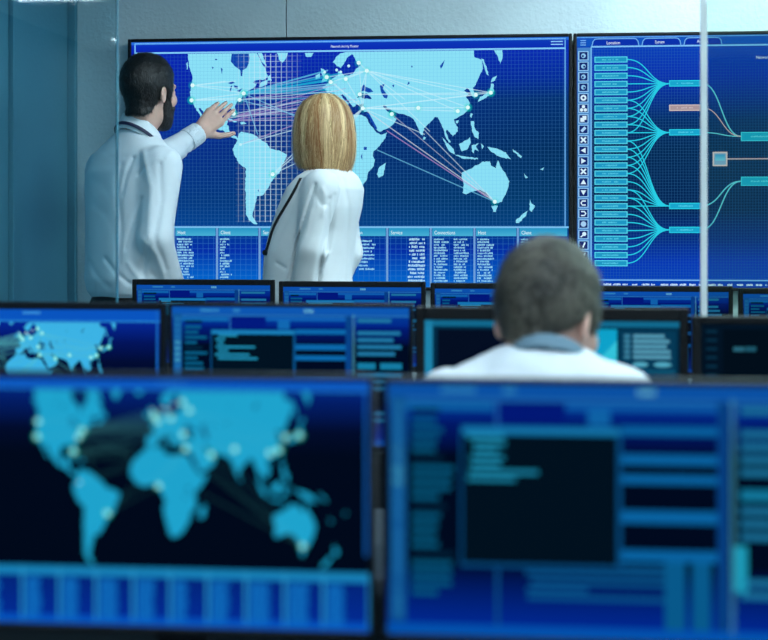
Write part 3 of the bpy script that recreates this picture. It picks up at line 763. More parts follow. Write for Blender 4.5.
# ---------------------------------------------------------------- people: smooth solids from distance fields
def surface_nets(fn, lo, hi, h):
    lo = np.array(lo, np.float32); hi = np.array(hi, np.float32)
    n = np.ceil((hi - lo) / h).astype(int) + 1
    ax = [lo[i] + h * np.arange(n[i], dtype=np.float32) for i in range(3)]
    X, Y, Z = np.meshgrid(*ax, indexing='ij')
    D = fn(X, Y, Z).astype(np.float32)
    S = D < 0
    c = [S[a:n[0]-1+a, b:n[1]-1+b, d:n[2]-1+d] for a in (0, 1) for b in (0, 1) for d in (0, 1)]
    cnt = sum(q.astype(np.int8) for q in c)
    mask = (cnt > 0) & (cnt < 8)
    I, J, K = np.nonzero(mask)
    acc = np.zeros((len(I), 3), np.float32); num = np.zeros(len(I), np.float32)
    offs = [(a, b, d) for a in (0, 1) for b in (0, 1) for d in (0, 1)]
    for p in offs:
        for axn in range(3):
            if p[axn]: continue
            q = list(p); q[axn] = 1
            d0 = D[I + p[0], J + p[1], K + p[2]]; d1 = D[I + q[0], J + q[1], K + q[2]]
            m = (d0 < 0) != (d1 < 0)
            t = np.where(m, d0 / np.where(m, d0 - d1, 1), 0)
            pt = np.array(p, np.float32)[None, :].repeat(len(I), 0); pt[:, axn] += t
            acc += pt * m[:, None]; num += m
    verts = lo + h * (np.stack([I, J, K], 1) + acc / num[:, None])
    idx = -np.ones(mask.shape, np.int64); idx[I, J, K] = np.arange(len(I))
    faces = []
    for axn in range(3):
        s0 = [slice(0, -1) if a == axn else slice(1, -1) for a in range(3)]
        s1 = [slice(1, None) if a == axn else slice(1, -1) for a in range(3)]
        A, B = S[tuple(s0)], S[tuple(s1)]
        e = np.argwhere(A != B)
        if not len(e): continue
        flip = A[tuple(e.T)]
        base = e.copy(); o1, o2 = [a for a in range(3) if a != axn]
        base[:, o1] += 1; base[:, o2] += 1
        def cell(da, db):
            q = base.copy(); q[:, o1] += da; q[:, o2] += db
            return idx[q[:, 0], q[:, 1], q[:, 2]]
        f = np.stack([cell(-1, -1), cell(0, -1), cell(0, 0), cell(-1, 0)], 1)
        fl = flip if axn != 1 else ~flip
        f[~fl] = f[~fl][:, ::-1]
        faces.append(f)
    return verts, np.concatenate(faces)

def net_mesh(name, pieces, mat, parent, smooth_it=1):
    vs, fs, n = [], [], 0
    for v, f in pieces:
        if smooth_it:   # light relaxation
            for _ in range(smooth_it):
                s = np.zeros_like(v); k = np.zeros(len(v))
                for a, b in ((0, 1), (1, 2), (2, 3), (3, 0)):
                    np.add.at(s, f[:, a], v[f[:, b]]); np.add.at(s, f[:, b], v[f[:, a]])
                    np.add.at(k, f[:, a], 1); np.add.at(k, f[:, b], 1)
                v = v * .5 + .5 * s / np.maximum(k, 1)[:, None]
        vs.append(v); fs.append(f + n); n += len(v)
    me = bpy.data.meshes.new(name)
    me.from_pydata(np.concatenate(vs).tolist(), [], np.concatenate(fs).tolist())
    o = obj(name, me, mat, parent, smooth=True)
    return o

def smin(a, b, k):
    h = np.clip(.5 + .5 * (b - a) / k, 0, 1)
    return b * (1 - h) + a * h - k * h * (1 - h)
def smax(a, b, k): return -smin(-a, -b, k)
def cone(X, Y, Z, a, b, ra, rb):
    a = np.array(a, float); b = np.array(b, float); ba = b - a; L = float(ba @ ba) or 1e-9
    px, py, pz = X - a[0], Y - a[1], Z - a[2]
    t = np.clip((px*ba[0] + py*ba[1] + pz*ba[2]) / L, 0, 1)
    return np.sqrt((px - t*ba[0])**2 + (py - t*ba[1])**2 + (pz - t*ba[2])**2) - (ra + (rb - ra) * t)
def ell(X, Y, Z, c, r):
    q = np.sqrt(((X - c[0])/r[0])**2 + ((Y - c[1])/r[1])**2 + ((Z - c[2])/r[2])**2)
    q2 = np.sqrt(((X - c[0])/r[0]**2)**2 + ((Y - c[1])/r[1]**2)**2 + ((Z - c[2])/r[2]**2)**2) + 1e-9
    return q * (q - 1) / q2
def wob(X, Y, Z, s, ph=0.0):
    """cheap smooth noise in -1..1"""
    return (np.sin(X*s + 1.7*np.sin(Y*s*.7 + ph) + ph) + np.sin(Y*s*1.1 + 1.3*np.sin(Z*s*.8 + 2*ph) + 1.3) + np.sin(Z*s*.9 + 1.5*np.sin(X*s*.6 + ph) + 4.1)) / 3
def seg2(X, Z, pts):
    """distance, in the X-Z plane, to a polyline"""
    d = None
    for (ax_, az), (bx, bz) in zip(pts[:-1], pts[1:]):
        ux, uz = bx - ax_, bz - az; L = ux*ux + uz*uz + 1e-9
        t = np.clip(((X - ax_)*ux + (Z - az)*uz) / L, 0, 1)
        q = np.hypot(X - ax_ - t*ux, Z - az - t*uz)
        d = q if d is None else np.minimum(d, q)
    return d

class Rot:
    """frame: R = person's right, Fw = forward, U = up, about a centre"""
    def __init__(s, c, yaw, pitch=0.0, roll=0.0):
        # yaw: clockwise from 'away from the camera' towards the right of the picture
        m = Matrix.Rotation(-yaw, 3, 'Z') @ Matrix.Rotation(-pitch, 3, 'X') @ Matrix.Rotation(roll, 3, 'Y')
        s.c = np.array(c, float); s.m = np.array(m)
    def loc(s, X, Y, Z):
        p = (X - s.c[0], Y - s.c[1], Z - s.c[2]); m = s.m
        return tuple(p[0]*m[0, i] + p[1]*m[1, i] + p[2]*m[2, i] for i in range(3))
    def out(s, v): return s.c + s.m @ np.array(v, float)

def skull(x, y, z):
    d = ell(x, y, z, (0, -.012, .028), (.0755, .097, .090))
    return smin(d, ell(x, y, z, (0, .028, -.03), (.062, .064, .088)), .03)
def head_sdf(x, y, z, fem=False):
    d = skull(x, y, z)
    j = .044 if fem else .050
    d = smin(d, ell(x, y, z, (0, .040, -.088), (j, .048, .034)), .03)            # jaw
    d = smin(d, ell(x, y, z, (0, .077, -.104), (.020, .016, .015)), .02)         # chin
    d = smin(d, cone(x, y, z, (0, .090, .006), (0, .102, -.034), .0075, .0115), .012)   # nose
    for s in (-1, 1):
        d = smin(d, cone(x, y, z, (s*.010, .092, .024), (s*.042, .080, .022), .008, .007), .012)   # brow
        d = smax(d, -ell(x, y, z, (s*.031, .101, .002), (.016, .014, .011)), .012)        # socket
        d = smin(d, ell(x, y, z, (s*.032, .080, .001), (.0125, .0125, .0115)), .004)         # lid
        d = smin(d, ell(x, y, z, (s*.048, .058, -.028), (.018, .026, .020)), .02)          # cheek
        # ear: shell with hollow
        ex = s * x - .078 + (y + .012) * .35
        e = ell(ex, y, z, (0, -.011, -.020), (.0085, .018, .029))
        e = smax(e, -ell(ex, y, z, (.010, -.008, -.016), (.008, .011, .018)), .006)
        d = smin(d, e, .008)
    d = smin(d, ell(x, y, z, (0, .092, -.060), (.022, .010, .0055)), .007); d = smin(d, ell(x, y, z, (0, .090, -.070), (.019, .010, .006)), .007)
    d = smax(d, -ell(x, y, z, (0, .104, -.065), (.020, .008, .0014)), .003)
    return d

def hand_piece(wrist, D, T, curl=(.25, .3, .35, .4), spread=.06, thumb=(.75, .55), size=1.0, h=.003, side=1):
    """D = along the fingers, T = towards the thumb; N = back of the hand"""
    D = np.array(D, float); D /= np.linalg.norm(D); T = np.array(T, float); T -= D * (T @ D); T /= np.linalg.norm(T)
    N = np.cross(T, D) * side
    w = np.array(wrist, float); S = size
    P = lambda d, t, n=0: w + S * (D*d + T*t + N*n)
    prim = [(P(-.05, .0), P(.01, .0), .027*S, .025*S), (P(-.03, .008), P(.01, .012), .022*S, .022*S)]
    for t0, t1 in ((.013, .030), (.004, .010), (-.004, -.010), (-.012, -.028)):
        prim.append((P(.005, t0), P(.088 - abs(t1)*.25, t1), .017*S, .0125*S))
    fingers = []
    for k, (t, L) in enumerate(((.030, .072), (.010, .080), (-.010, .074), (-.029, .058))):
        a = P(.088 - abs(t)*.25, t, 0); dirv = D + T * spread * (1.2 - k) ; ang = 0
        for q, f in enumerate((.45, .30, .25)):
            ang += curl[k] * (1 if q else .8)
            dd = dirv * math.cos(ang) - N * math.sin(ang); dd /= np.linalg.norm(dd)
            b = a + dd * L * f * S
            fingers.append((a, b, (.0088 - .0007*q) * S, (.0081 - .0009*q) * S)); a = b
    a = P(.018, .024, -.006); out, tw = thumb
    dd = D * math.cos(out) + T * math.sin(out) - N * .25; b = a + dd / np.linalg.norm(dd) * .045 * S
    fingers.append((a, b, .016*S, .0115*S))
    dd = D * math.cos(tw) + T * math.sin(tw) - N * .1; e = b + dd / np.linalg.norm(dd) * .032 * S
    fingers.append((b, e, .011*S, .0095*S)); dd = D * math.cos(tw*.8) + T * math.sin(tw*.8) - N * .05; g = e + dd / np.linalg.norm(dd) * .024 * S
    fingers.append((e, g, .0096*S, .0078*S))
    def fn(X, Y, Z):
        d = None
        for p in prim:
            q = cone(X, Y, Z, *p); d = q if d is None else smin(d, q, .010)
        f = None
        for p in fingers:
            q = cone(X, Y, Z, *p); f = q if f is None else smin(f, q, .0025)
        return smin(d, f, .006)
    pts = np.array([p[i] for p in prim + fingers for i in (0, 1)])
    return surface_nets(fn, pts.min(0) - .03, pts.max(0) + .03, h)

def profile_torso(x, y, z, prof, ex=2.3):
    """prof rows: z, half width, half depth, forward shift, side shift"""
    P = np.array(prof); zz = P[:, 0]
    a = np.interp(z, zz, P[:, 1]); b = np.interp(z, zz, P[:, 2]); cy = np.interp(z, zz, P[:, 3]); cx = np.interp(z, zz, P[:, 4])
    q = (np.abs((x - cx)/a)**ex + np.abs((y - cy)/b)**ex)**(1/ex)
    d = (q - 1) * np.minimum(a, b)
    return smax(smax(d, z - zz[-1], .03), zz[0] - z, .01)

M['skin'] = principled('skin', rgb(230, 184, 166), 0.5, bump=.05, bscale=220, var=.12, vscale=18, sss=.15)
M['skin2'] = principled('skin_fair', rgb(226, 178, 162), 0.5, bump=.05, bscale=220, var=.14, vscale=16, sss=.15)
M['shirt'] = principled('white_cotton', rgb(226, 234, 240), .75, bump=.06, bscale=500, var=.04, vscale=8)
M['shirt2'] = principled('white_poplin', rgb(218, 224, 232), .75, bump=.06, bscale=500, var=.04, vscale=8)
M['collar2'] = principled('grey_blue_cotton', rgb(104, 132, 150), .8, bump=.06, bscale=500, var=.05, vscale=8)
M['jacket'] = principled('cream_suiting', rgb(218, 222, 224), .8, bump=.08, bscale=600, var=.05, vscale=10)
M['trouser'] = principled('black_wool', rgb(14, 16, 22), .85, bump=.08, bscale=500, var=.2, vscale=10)
M['lanyard'] = principled('navy_ribbon', rgb(14, 20, 62), .6, bump=.05, bscale=400, var=.2)
M['leather'] = principled('black_leather', rgb(12, 12, 14), .4, bump=.08, bscale=150, var=.2)
M['hair_dark'] = principled('hair_black', rgb(8, 8, 10), .45, bump=.5, bscale=40, col2=rgb(20, 18, 19), vscale=30, stretch=(5, 5, 1.2), spec=.6)
M['hair_brown'] = principled('hair_brown', rgb(36, 33, 31), .5, bump=.6, bscale=45, col2=rgb(86, 80, 72), vscale=22, stretch=(3, 3, 1.4), spec=.5)
M['beard'] = principled('beard_black', rgb(20, 18, 20), .6, bump=.5, bscale=120, col2=rgb(52, 44, 42), vscale=60, stretch=(2, 2, 1))
M['eye'] = principled('eye_white', rgb(235, 235, 235), .2, var=.05)
M['iris'] = principled('iris_brown', rgb(50, 34, 24), .2, var=.3, vscale=60)
def blonde():
    m = principled('hair_blonde', rgb(226, 192, 132), .45, bump=.35, bscale=30, col2=rgb(150, 108, 58), vscale=14, stretch=(9, 9, .8), spec=.5, detail=6)
    return m
M['hair_blonde'] = blonde()

def eyes(R, parent):
    for s in (-1, 1):
        bm = bmesh.new(); bmesh.ops.create_uvsphere(bm, u_segments=14, v_segments=10, radius=.0118)
        for v in bm.verts: v.co = Vector(R.out((s*.032 + v.co.x, .077 + v.co.y, .001 + v.co.z*.8)))
        e = obj('eye', bm, M['eye'], parent, smooth=True)
        bm = bmesh.new(); bmesh.ops.create_uvsphere(bm, u_segments=12, v_segments=8, radius=.0055)
        for v in bm.verts: v.co = Vector(R.out((s*.031 + v.co.x, .0855 + v.co.y*.8, .001 + v.co.z)))
        obj('iris', bm, M['iris'], e, smooth=True)

def strip(name, pts, wid, th, mat, parent, up=None):
    """a flat ribbon that follows a list of (point, outward normal)"""
    bm = bmesh.new(); rows = []
    n = len(pts)
    for i, (p, nn) in enumerate(pts):
        p = Vector(p); nn = Vector(nn).normalized()
        t = (Vector(pts[min(i+1, n-1)][0]) - Vector(pts[max(i-1, 0)][0])).normalized()
        b = t.cross(nn).normalized()
        rows.append([bm.verts.new(p + b*wid/2*s + nn*th*q) for s, q in ((-1, 0), (1, 0), (1, 1), (-1, 1))])
    for i in range(n - 1):
        for k in range(4): bm.faces.new((rows[i][k], rows[i][(k+1) % 4], rows[i+1][(k+1) % 4], rows[i+1][k]))
    bm.faces.new(rows[0][::-1]); bm.faces.new(rows[-1])
    bmesh.ops.recalc_face_normals(bm, faces=bm.faces[:])
    return obj(name, bm, mat, parent)

def project_on(fn, p, d, n=60, step=.006):
    """march from p along d until the solid's surface"""
    p = np.array(p, float); d = np.array(d, float); d /= np.linalg.norm(d)
    for _ in range(n):
        v = float(fn(*[np.array([q]) for q in p])[0])
        if v < .001: break
        p = p + d * max(v * .7, .0008)
    return p

def shoe(parent, c, yaw, mat):
    R = Rot(c, yaw)
    def fn(X, Y, Z):
        x, y, z = R.loc(X, Y, Z)
        d = smin(ell(x, y, z, (0, .07, .03), (.048, .13, .042)), ell(x, y, z, (0, -.05, .05), (.038, .06, .065)), .03)
        return smax(d, -z + .001, .004)
    net_mesh('shoe', [surface_nets(fn, np.array(c) - .25, np.array(c) + .25, .009)], mat, parent)

class Person:
    def __init__(s, u0, depth, label):
        s.d = depth; s.x0 = (u0 - CX)/F*depth
        wx = cp * s.x0 - sp_ * depth; wy = sp_ * s.x0 + cp * depth
        s.root = empty('person', (wx, wy, 0), PSI); tag(s.root, label, 'person')
    def L(s, u, v, dd=0.0):
        D = s.d + dd
        return np.array(((u - CX)/F*D - s.x0, dd, CZ + (HOR - v)/F*D))
    def l2(s, u, v): q = s.L(u, v); return (q[0], q[2])

def island_hair(name, dark, light, rough=.45, spec=.4):
    m = bpy.data.materials.new(name); m.use_nodes = True
    nt = m.node_tree; b = nt.nodes['Principled BSDF']
    g = nt.nodes.new('ShaderNodeAttribute'); g.attribute_name = 'tone'; mx = nt.nodes.new('ShaderNodeMix'); mx.data_type = 'RGBA'
    mx.inputs[6].default_value = dark; mx.inputs[7].default_value = light
    nt.links.new(g.outputs['Fac'], mx.inputs[0]); nt.links.new(mx.outputs[2], b.inputs['Base Color'])
    b.inputs['Roughness'].default_value = rough; b.inputs['Specular IOR Level'].default_value = spec
    return m
M['st_dark'] = island_hair('hair_strand_black', rgb(4, 4, 6), rgb(15, 14, 16))
M['st_brown'] = island_hair('hair_strand_brown', rgb(20, 21, 22), rgb(120, 114, 102))
M['st_blonde'] = island_hair('hair_strand_blonde', rgb(160, 102, 56), rgb(255, 226, 170))
M['st_beard'] = island_hair('beard_strand', rgb(10, 9, 10), rgb(48, 40, 38))
def short_strands(src, fn, R, n, length, wid, mat, parent, seed, comb=(0, .35, -1), lift=.45):
    """many single hairs rooted on a short haircut"""
    rg = np.random.default_rng(seed)
    co = np.empty(len(src.data.vertices)*3, np.float32); src.data.vertices.foreach_get('co', co); co = co.reshape(-1, 3)
    no = np.empty(len(src.data.vertices)*3, np.float32); src.data.vertices.foreach_get('normal', no); no = no.reshape(-1, 3)
    ids = rg.choice(len(co), n)
    p = co[ids] + rg.normal(0, .0012, (n, 3)); nn = no[ids]
    cb = R.m @ np.array(comb, float)
    d = cb[None, :] + rg.normal(0, .35, (n, 3)); d -= nn * (d * nn).sum(1)[:, None]; d /= np.linalg.norm(d, axis=1)[:, None] + 1e-6
    L = length * rg.uniform(.6, 1.2, n)[:, None]
    mid = p + (d * .6 + nn * lift * .6) * L * .5; tip = mid + (d * .8 + nn * lift * .2) * L * .5
    sd = np.cross(d, nn); sd /= np.linalg.norm(sd, axis=1)[:, None] + 1e-6
    w = wid
    V = np.stack([p - nn*.001 - sd*w, p - nn*.001 + sd*w, mid + sd*w*.8, mid - sd*w*.8, tip], 1).reshape(-1, 3)
    k = np.arange(n)[:, None] * 5
    Q = (k + np.array([[0, 1, 2, 3]])).tolist(); T = (k + np.array([[3, 2, 4]])).tolist()
    me = bpy.data.meshes.new('hair_strands'); me.from_pydata(V.tolist(), [], Q + T)
    tn = np.clip(.45 + .45 * wob(p[:, 0], p[:, 1], p[:, 2], 75, seed) + rg.uniform(-.25, .25, n), 0, 1)
    ta = me.attributes.new('tone', 'FLOAT', 'POINT'); ta.data.foreach_set('value', np.repeat(tn, 5))
    o = obj('hair_strands', me, mat, parent); o['kind'] = 'stuff'; return o

# ================= standing man with raised hand
pm = Person(130, 5.05, 'standing man in white shirt with dark hair and beard, raising his hand towards the map')
YB = math.radians(42); RB = Rot((0, 0, 0), YB)
prof = [(1.055, .140, .106, .0, 0), (1.075, .156, .120, -.002, 0), (1.12, .164, .128, -.006, 0), (1.18, .162, .124, -.006, 0), (1.28, .166, .121, -.004, 0), (1.40, .178, .120, .0, 0), (1.48, .188, .112, .004, 0), (1.535, .176, .096, .010, 0), (1.585, .11, .074, .018, .004), (1.618, .064, .058, .024, .008), (1.635, .056, .052, .028, .01)]
shR = RB.out((.172, -.005, 1.495)); shL = RB.out((-.150, .01, 1.488))
elR = pm.L(155, 238, -.15); wrR = pm.L(175, 298, -.02)
wrL = pm.L(197, 133.5, .30); elL = pm.L(161, 158, .20)
CRE = [([(127,166),(124,190),(128,225),(126,262)], .007, .010), ([(140,160),(133,178),(129,196)], .006, .007), ([(150,154),(160,190),(158,236)], -.006, .012), ([(168,166),(170,200),(164,236),(172,268)], .004, .008),
       ([(158,246),(150,262),(152,282)], .006, .008), ([(152,238),(164,252),(170,278)], -.005, .008), ([(112,258),(124,272),(138,282)], .006, .007), ([(92,262),(104,276),(116,286)], .003, .010), ([(98,205),(112,214),(122,232)], .0012, .012), ([(136,262),(144,274),(150,284)], -.005, .007),
       ([(102,150),(120,160),(132,158)], .001, .008), ([(178,150),(184,140)], .005, .006), ([(174,160),(180,150),(180,140)], -.004, .006), ([(186,152),(192,144)], .004, .006), ([(95,180),(108,186),(120,200)], .0012, .012), ([(150,200),(140,222),(133,248)], .004, .007), ([(146,176),(152,170)], .004, .006)]
CRE = [([pm.l2(*q) for q in p], a, w) for p, a, w in CRE]
def creases(d, X, Z, C):
    for pts, a, w in C: d = d + a * np.exp(-(seg2(X, Z, pts) / w)**2)
    return d
ad = (wrL - elL) / np.linalg.norm(wrL - elL)
def torso_m(X, Y, Z): 
    x, y, z = RB.loc(X, Y, Z); return profile_torso(x, y, z, prof)
def shirt_m(X, Y, Z):
    d = torso_m(X, Y, Z)
    ar = smin(cone(X, Y, Z, shR, elR, .068, .056), cone(X, Y, Z, elR, wrR, .055, .042), .02)
    al = smin(cone(X, Y, Z, shL, elL, .060, .054), cone(X, Y, Z, elL, wrL - ad*.028, .052, .037), .02)
    d = smin(smin(d, ar, .022), al, .03)
    d = smax(d, -(Z - (1.052 + 0*X)), .008)
    d = creases(d, X, Z, CRE)
    return d + .0022 * wob(X, Y, Z, 34, .4) * np.clip((1.6 - Z)*6, 0, 1)
lo, hi = np.array((-.26, -.34, 1.02)), np.array((.36, .50, 1.68))
net_mesh('shirt', [surface_nets(shirt_m, lo, hi, .0054)], M['shirt'], pm.root)
# cuff of the raised arm
ad = (wrL - elL) / np.linalg.norm(wrL - elL)
def cuff(X, Y, Z):
    a = wrL - ad*.050; b = wrL + ad*.012
    d = cone(X, Y, Z, a, b, .0415, .0385); px = (X - wrL[0])*ad[0] + (Y - wrL[1])*ad[1] + (Z - wrL[2])*ad[2]
    return smax(smax(smax(d, px - .010, .003), -px - .052, .003), -(d + .0045), .002)
net_mesh('cuff', [surface_nets(cuff, wrL - .1, wrL + .1, .0033)], M['shirt'], pm.root)
# head, neck, hands: the body
HC = pm.L(149, 90.5, .0); YH = math.radians(34)
RH = Rot(HC, YH, math.radians(4)); nb = RB.out((.008, .022, 1.56))
def head_m(X, Y, Z):
    x, y, z = RH.loc(X, Y, Z)
    d = head_sdf(x*1.01, y*1.01, z*1.01)
    return smin(d, cone(X, Y, Z, RH.out((0, -.022, -.05)), nb, .050, .050), .022)
LEGS = [(-.09, .0), (.09, .03)]
def body_core(RBx, prof_, arms, hipz, foot):
    def fn(X, Y, Z):
        x, y, z = RBx.loc(X, Y, Z)
        d = profile_torso(x, y, z, [(p[0], p[1]*.86, p[2]*.84, p[3], p[4]) for p in prof_])
        d = smin(d, ell(x, y, z, (0, -.01, hipz), (.15, .105, .14)), .06)
        for s, f in ((-1, 0.0), (1, .02)):
            k = (s*.095, f, .50); a = (s*.10, f - .02, .07)
            d = smin(d, cone(x, y, z, (s*.085, 0, hipz - .02), k, .078, .052), .04)
            d = smin(d, cone(x, y, z, k, a, .052, .036), .02); d = smin(d, cone(x, y, z, a, (s*.105, f + .12, .035), .036, .025), .03)
        for ch in arms:
            for i in range(len(ch) - 1): d = smin(d, cone(X, Y, Z, ch[i][0], ch[i+1][0], ch[i][1], ch[i+1][1]), .03)
        return d
    return fn
core = body_core(RB, prof, [[(shR, .05), (elR, .036), (wrR, .026)], [(shL, .05), (elL, .036), (wrL, .026)]], .95, 0)
hd = surface_nets(head_m, np.minimum(HC - .16, nb - .1), np.maximum(HC + .16, nb + .1), .0042)
hl = hand_piece(wrL + ad*.012, (.62, .40, .68), (.78, .10, -.62), curl=(.06, .10, .14, .2), spread=-.012, thumb=(.85, .62), size=1.02, side=1)
adr = (wrR - elR)/np.linalg.norm(wrR - elR)
hr = hand_piece(wrR + adr*.01, adr, (.3, .9, .3), curl=(.4, .5, .55, .6), side=-1)
net_mesh('body', [surface_nets(core, (-.32, -.36, 0), (.4, .52, 1.66), .014), hd, hl, hr], M['skin'], pm.root)
eyes(Rot(HC, YH, math.radians(4)), pm.root)
def gline(y, pts):
    return np.interp(y, [p[0] for p in pts], [p[1] for p in pts])
def hair_short(R, pts, amp, thick, s=1.03, ph=.3, nr=.052):
    def fn(X, Y, Z):
        x, y, z = R.loc(X, Y, Z)
        d = skull(x/s, y/s, (z + .004)/s) - thick
        d = smin(d, cone(x, y, z, (0, -.026, -.05), (0, -.034, -.14), nr, nr) - .0035, .02)
        top = np.clip((z - .04) * 14, 0, 1)
        d = d - .006 * top + amp * wob(x, y, z, 130, ph) + amp * .8 * wob(x, y, z, 260, ph + 1)
        d = smax(d, (gline(y, pts) - z) * .75, .006)
        for sgn in (-1, 1): d = smax(d, -ell(sgn*x, y, z, (.090, -.006, -.020), (.026, .020, .032)), .005)   # clear of the ears
        return d
    return fn
hm = hair_short(RH, [(-.12, -.092), (-.06, -.094), (-.036, -.080), (-.012, -.02), (.02, -.03), (.036, -.028), (.045, .03), (.075, .062), (.1, .075)], .0012, .007, .99)
hr_o = net_mesh('hair', [surface_nets(hm, HC - .15, HC + .16, .0038)], M['hair_dark'], pm.root)
short_strands(hr_o, hm, RH, 9000, .016, .00055, M['st_dark'], hr_o, 1)
def beard(X, Y, Z):
    x, y, z = RH.loc(X, Y, Z)
    d = head_sdf(x*1.01, y*1.01, z*1.01) - .0055 + .0012 * wob(x, y, z, 300)
    d = smin(d, ell(x, y, z, (0, .055, -.108), (.040, .036, .020)), .02)
    keep = np.maximum(gline(y, [(-.02, -.09), (.006, -.028), (.03, -.024), (.05, -.052), (.08, -.046), (.11, -.043)]) - z, -1)
    d = smax(d, -keep * .8, .006)
    d = smax(d, (.004 - y + np.clip(-.03 - z, 0, .1)*.25) * .9, .006)
    d = smax(d, -z - .130, .01)
    return smax(d, -ell(x, y, z, (0, .105, -.065), (.024, .03, .009)), .004)
hr_o = net_mesh('beard', [surface_nets(beard, HC - .17, HC + .16, .004)], M['beard'], pm.root)
short_strands(hr_o, beard, RH, 4000, .010, .0005, M['st_beard'], hr_o, 2)
# collar
def collar_fn(nbase, ntop, r0, r1, tilt, R, hgt=.046, gap=True):
    ax_ = (ntop - nbase); ax_ = ax_ / np.linalg.norm(ax_)
    def fn(X, Y, Z):
        px, py, pz = X - nbase[0], Y - nbase[1], Z - nbase[2]
        t = px*ax_[0] + py*ax_[1] + pz*ax_[2]
        rad = np.sqrt(np.maximum((px - t*ax_[0])**2 + (py - t*ax_[1])**2 + (pz - t*ax_[2])**2, 0))
        x, y, z = R.loc(X, Y, Z)
        lean = np.clip(y, -.1, .12) * tilt
        tt = (t + lean) / hgt
        rr = r0 + (r1 - r0) * np.clip(tt, -.2, 1.1)
        d = np.abs(rad - rr) - .0055
        d = smax(smax(d, (tt - 1) * hgt, .004), -tt * hgt, .004)
        if gap: d = smax(d, -(np.abs(x) - .012 + (-y + .02)*4), .004) if False else d
        return d
    return fn
nb2 = RB.out((.014, .026, 1.574)); nt2 = RB.out((.026, .046, 1.70))
cf = collar_fn(nb2, nt2, .079, .066, .55, Rot(nb2, YB), .066)
net_mesh('collar', [surface_nets(cf, nb2 - .13, nb2 + .15, .004)], M['shirt'], pm.root)
# lanyard: over the collar, down the near shoulder and chest
def both(X, Y, Z): return np.minimum(shirt_m(X, Y, Z), cf(X, Y, Z))
axn = (nt2 - nb2) / np.linalg.norm(nt2 - nb2); e1 = RB.out((1, 0, 0)); e2 = np.cross(axn, e1)
lp = []
for a_ in np.linspace(-165, 68, 34):
    f_ = math.radians(a_); rad = .0775 + .006
    yy = rad * math.sin(f_); tt_ = .12
    p_ = nb2 + axn * (tt_ * .066 - yy * .55) + (e1 * math.cos(f_) + e2 * math.sin(f_)) * (rad + .002)
    lp.append((p_, (e1 * math.cos(f_) + e2 * math.sin(f_)) + axn * .5))
strip('lanyard', lp, .011, .003, M['lanyard'], pm.root)
lq = []
for t in np.linspace(0, 1, 8):
    base = RB.out((.07 - .05*t, .30, 1.575 - .36*t)); p = project_on(both, base, RB.out((0, -1, 0)), n=200); lq.append((p, RB.out((0, 1, 0))))
strip('lanyard', lq, .016, .003, M['lanyard'], pm.root)
pts = pm.L(160.5, 151, -.02)
# trousers, belt, shoes
def trousers(RBx, hipz, top, sc=1.0):
    def fn(X, Y, Z):
        x, y, z = RBx.loc(X, Y, Z)
        d = ell(x, y, z, (0, -.01, hipz), (.168*sc, .125*sc, .20))
        for s, f in ((-1, 0.0), (1, .02)):
            k = (s*.098, f, .50)
            d = smin(d, cone(x, y, z, (s*.088, 0, hipz - .04), k, .095*sc, .075*sc), .03); d = smin(d, cone(x, y, z, k, (s*.103, f - .015, .05), .075*sc, .066*sc), .02)
        d = d + .003 * wob(X, Y, Z, 30)
        return smax(smax(d, z - top, .008), .045 - z, .006)
    return fn
net_mesh('trousers', [surface_nets(trousers(RB, .95, 1.075), (-.3, -.3, 0), (.3, .3, 1.12), .011)], M['trouser'], pm.root)
for s, f in ((-1, 0.0), (1, .02)): shoe(pm.root, RB.out((s*.104, f, 0)), YB, M['leather'])

# ================= blonde woman
pw = Person(318, 5.0, 'standing woman with blonde bob in a cream jacket, watching the map')
YW = math.radians(-62); RW = Rot((0, 0, 0), YW)
profw = [(.86, .185, .140, .02, 0), (.95, .182, .142, .025, 0), (1.05, .172, .140, .034, 0), (1.12, .164, .136, .040, 0), (1.20, .164, .134, .036, 0), (1.28, .164, .130, .018, 0), (1.36, .168, .122, -.010, 0), (1.42, .164, .108, -.03, 0), (1.46, .13, .085, -.04, 0), (1.49, .07, .06, -.045, 0), (1.505, .058, .052, -.045, 0)]
sL = pw.L(321, 187, -.16); eL = pw.L(312, 248, -.17); wL = pw.L(299, 310, -.13)
sR = pw.L(339, 188, .13); eR = pw.L(346, 252, .13); wR = pw.L(330, 300, .17)
CW = [([(318,186),(309,215),(299,246),(292,284)], .011, .006), ([(331,200),(330,225),(325,246),(319,284)], .012, .008), ([(325,190),(331,205),(326,216)], -.006, .008), ([(336,196),(334,222),(329,250)], .005, .007), ([(344,180),(349,205),(346,262),(344,282)], .0035, .007),
      ([(318,195),(324,205),(330,206)], .004, .006), ([(279,262),(288,267)], .004, .004), ([(300,192),(292,215),(276,245)], .003, .009), ([(330,252),(322,270)], -.004, .006), ([(314,212),(308,236)], -.003, .007)]
CW = [([pw.l2(*q) for q in p], a, w) for p, a, w in CW]
def jacket_fn(X, Y, Z):
    x, y, z = RW.loc(X, Y, Z)
    d = profile_torso(x, y, z, profw)
    al = smin(cone(X, Y, Z, sL, eL, .060, .053), cone(X, Y, Z, eL, wL, .053, .043), .02)
    ar = smin(cone(X, Y, Z, sR, eR, .058, .052), cone(X, Y, Z, eR, wR, .052, .042), .02)
    d = smin(smin(d, al, .018), ar, .022)
    # open front: a shallow V at the neckline
    d = smax(d, -(smax(np.abs(x) - (z - 1.26)*.24, -(y - .02), .01)), .008)
    return creases(d, X, Z, CW) + .0015 * wob(X, Y, Z, 30, .9)
jk = net_mesh('jacket', [surface_nets(jacket_fn, (-.30, -.32, .82), (.28, .32, 1.56), .0053)], M['jacket'], pw.root)
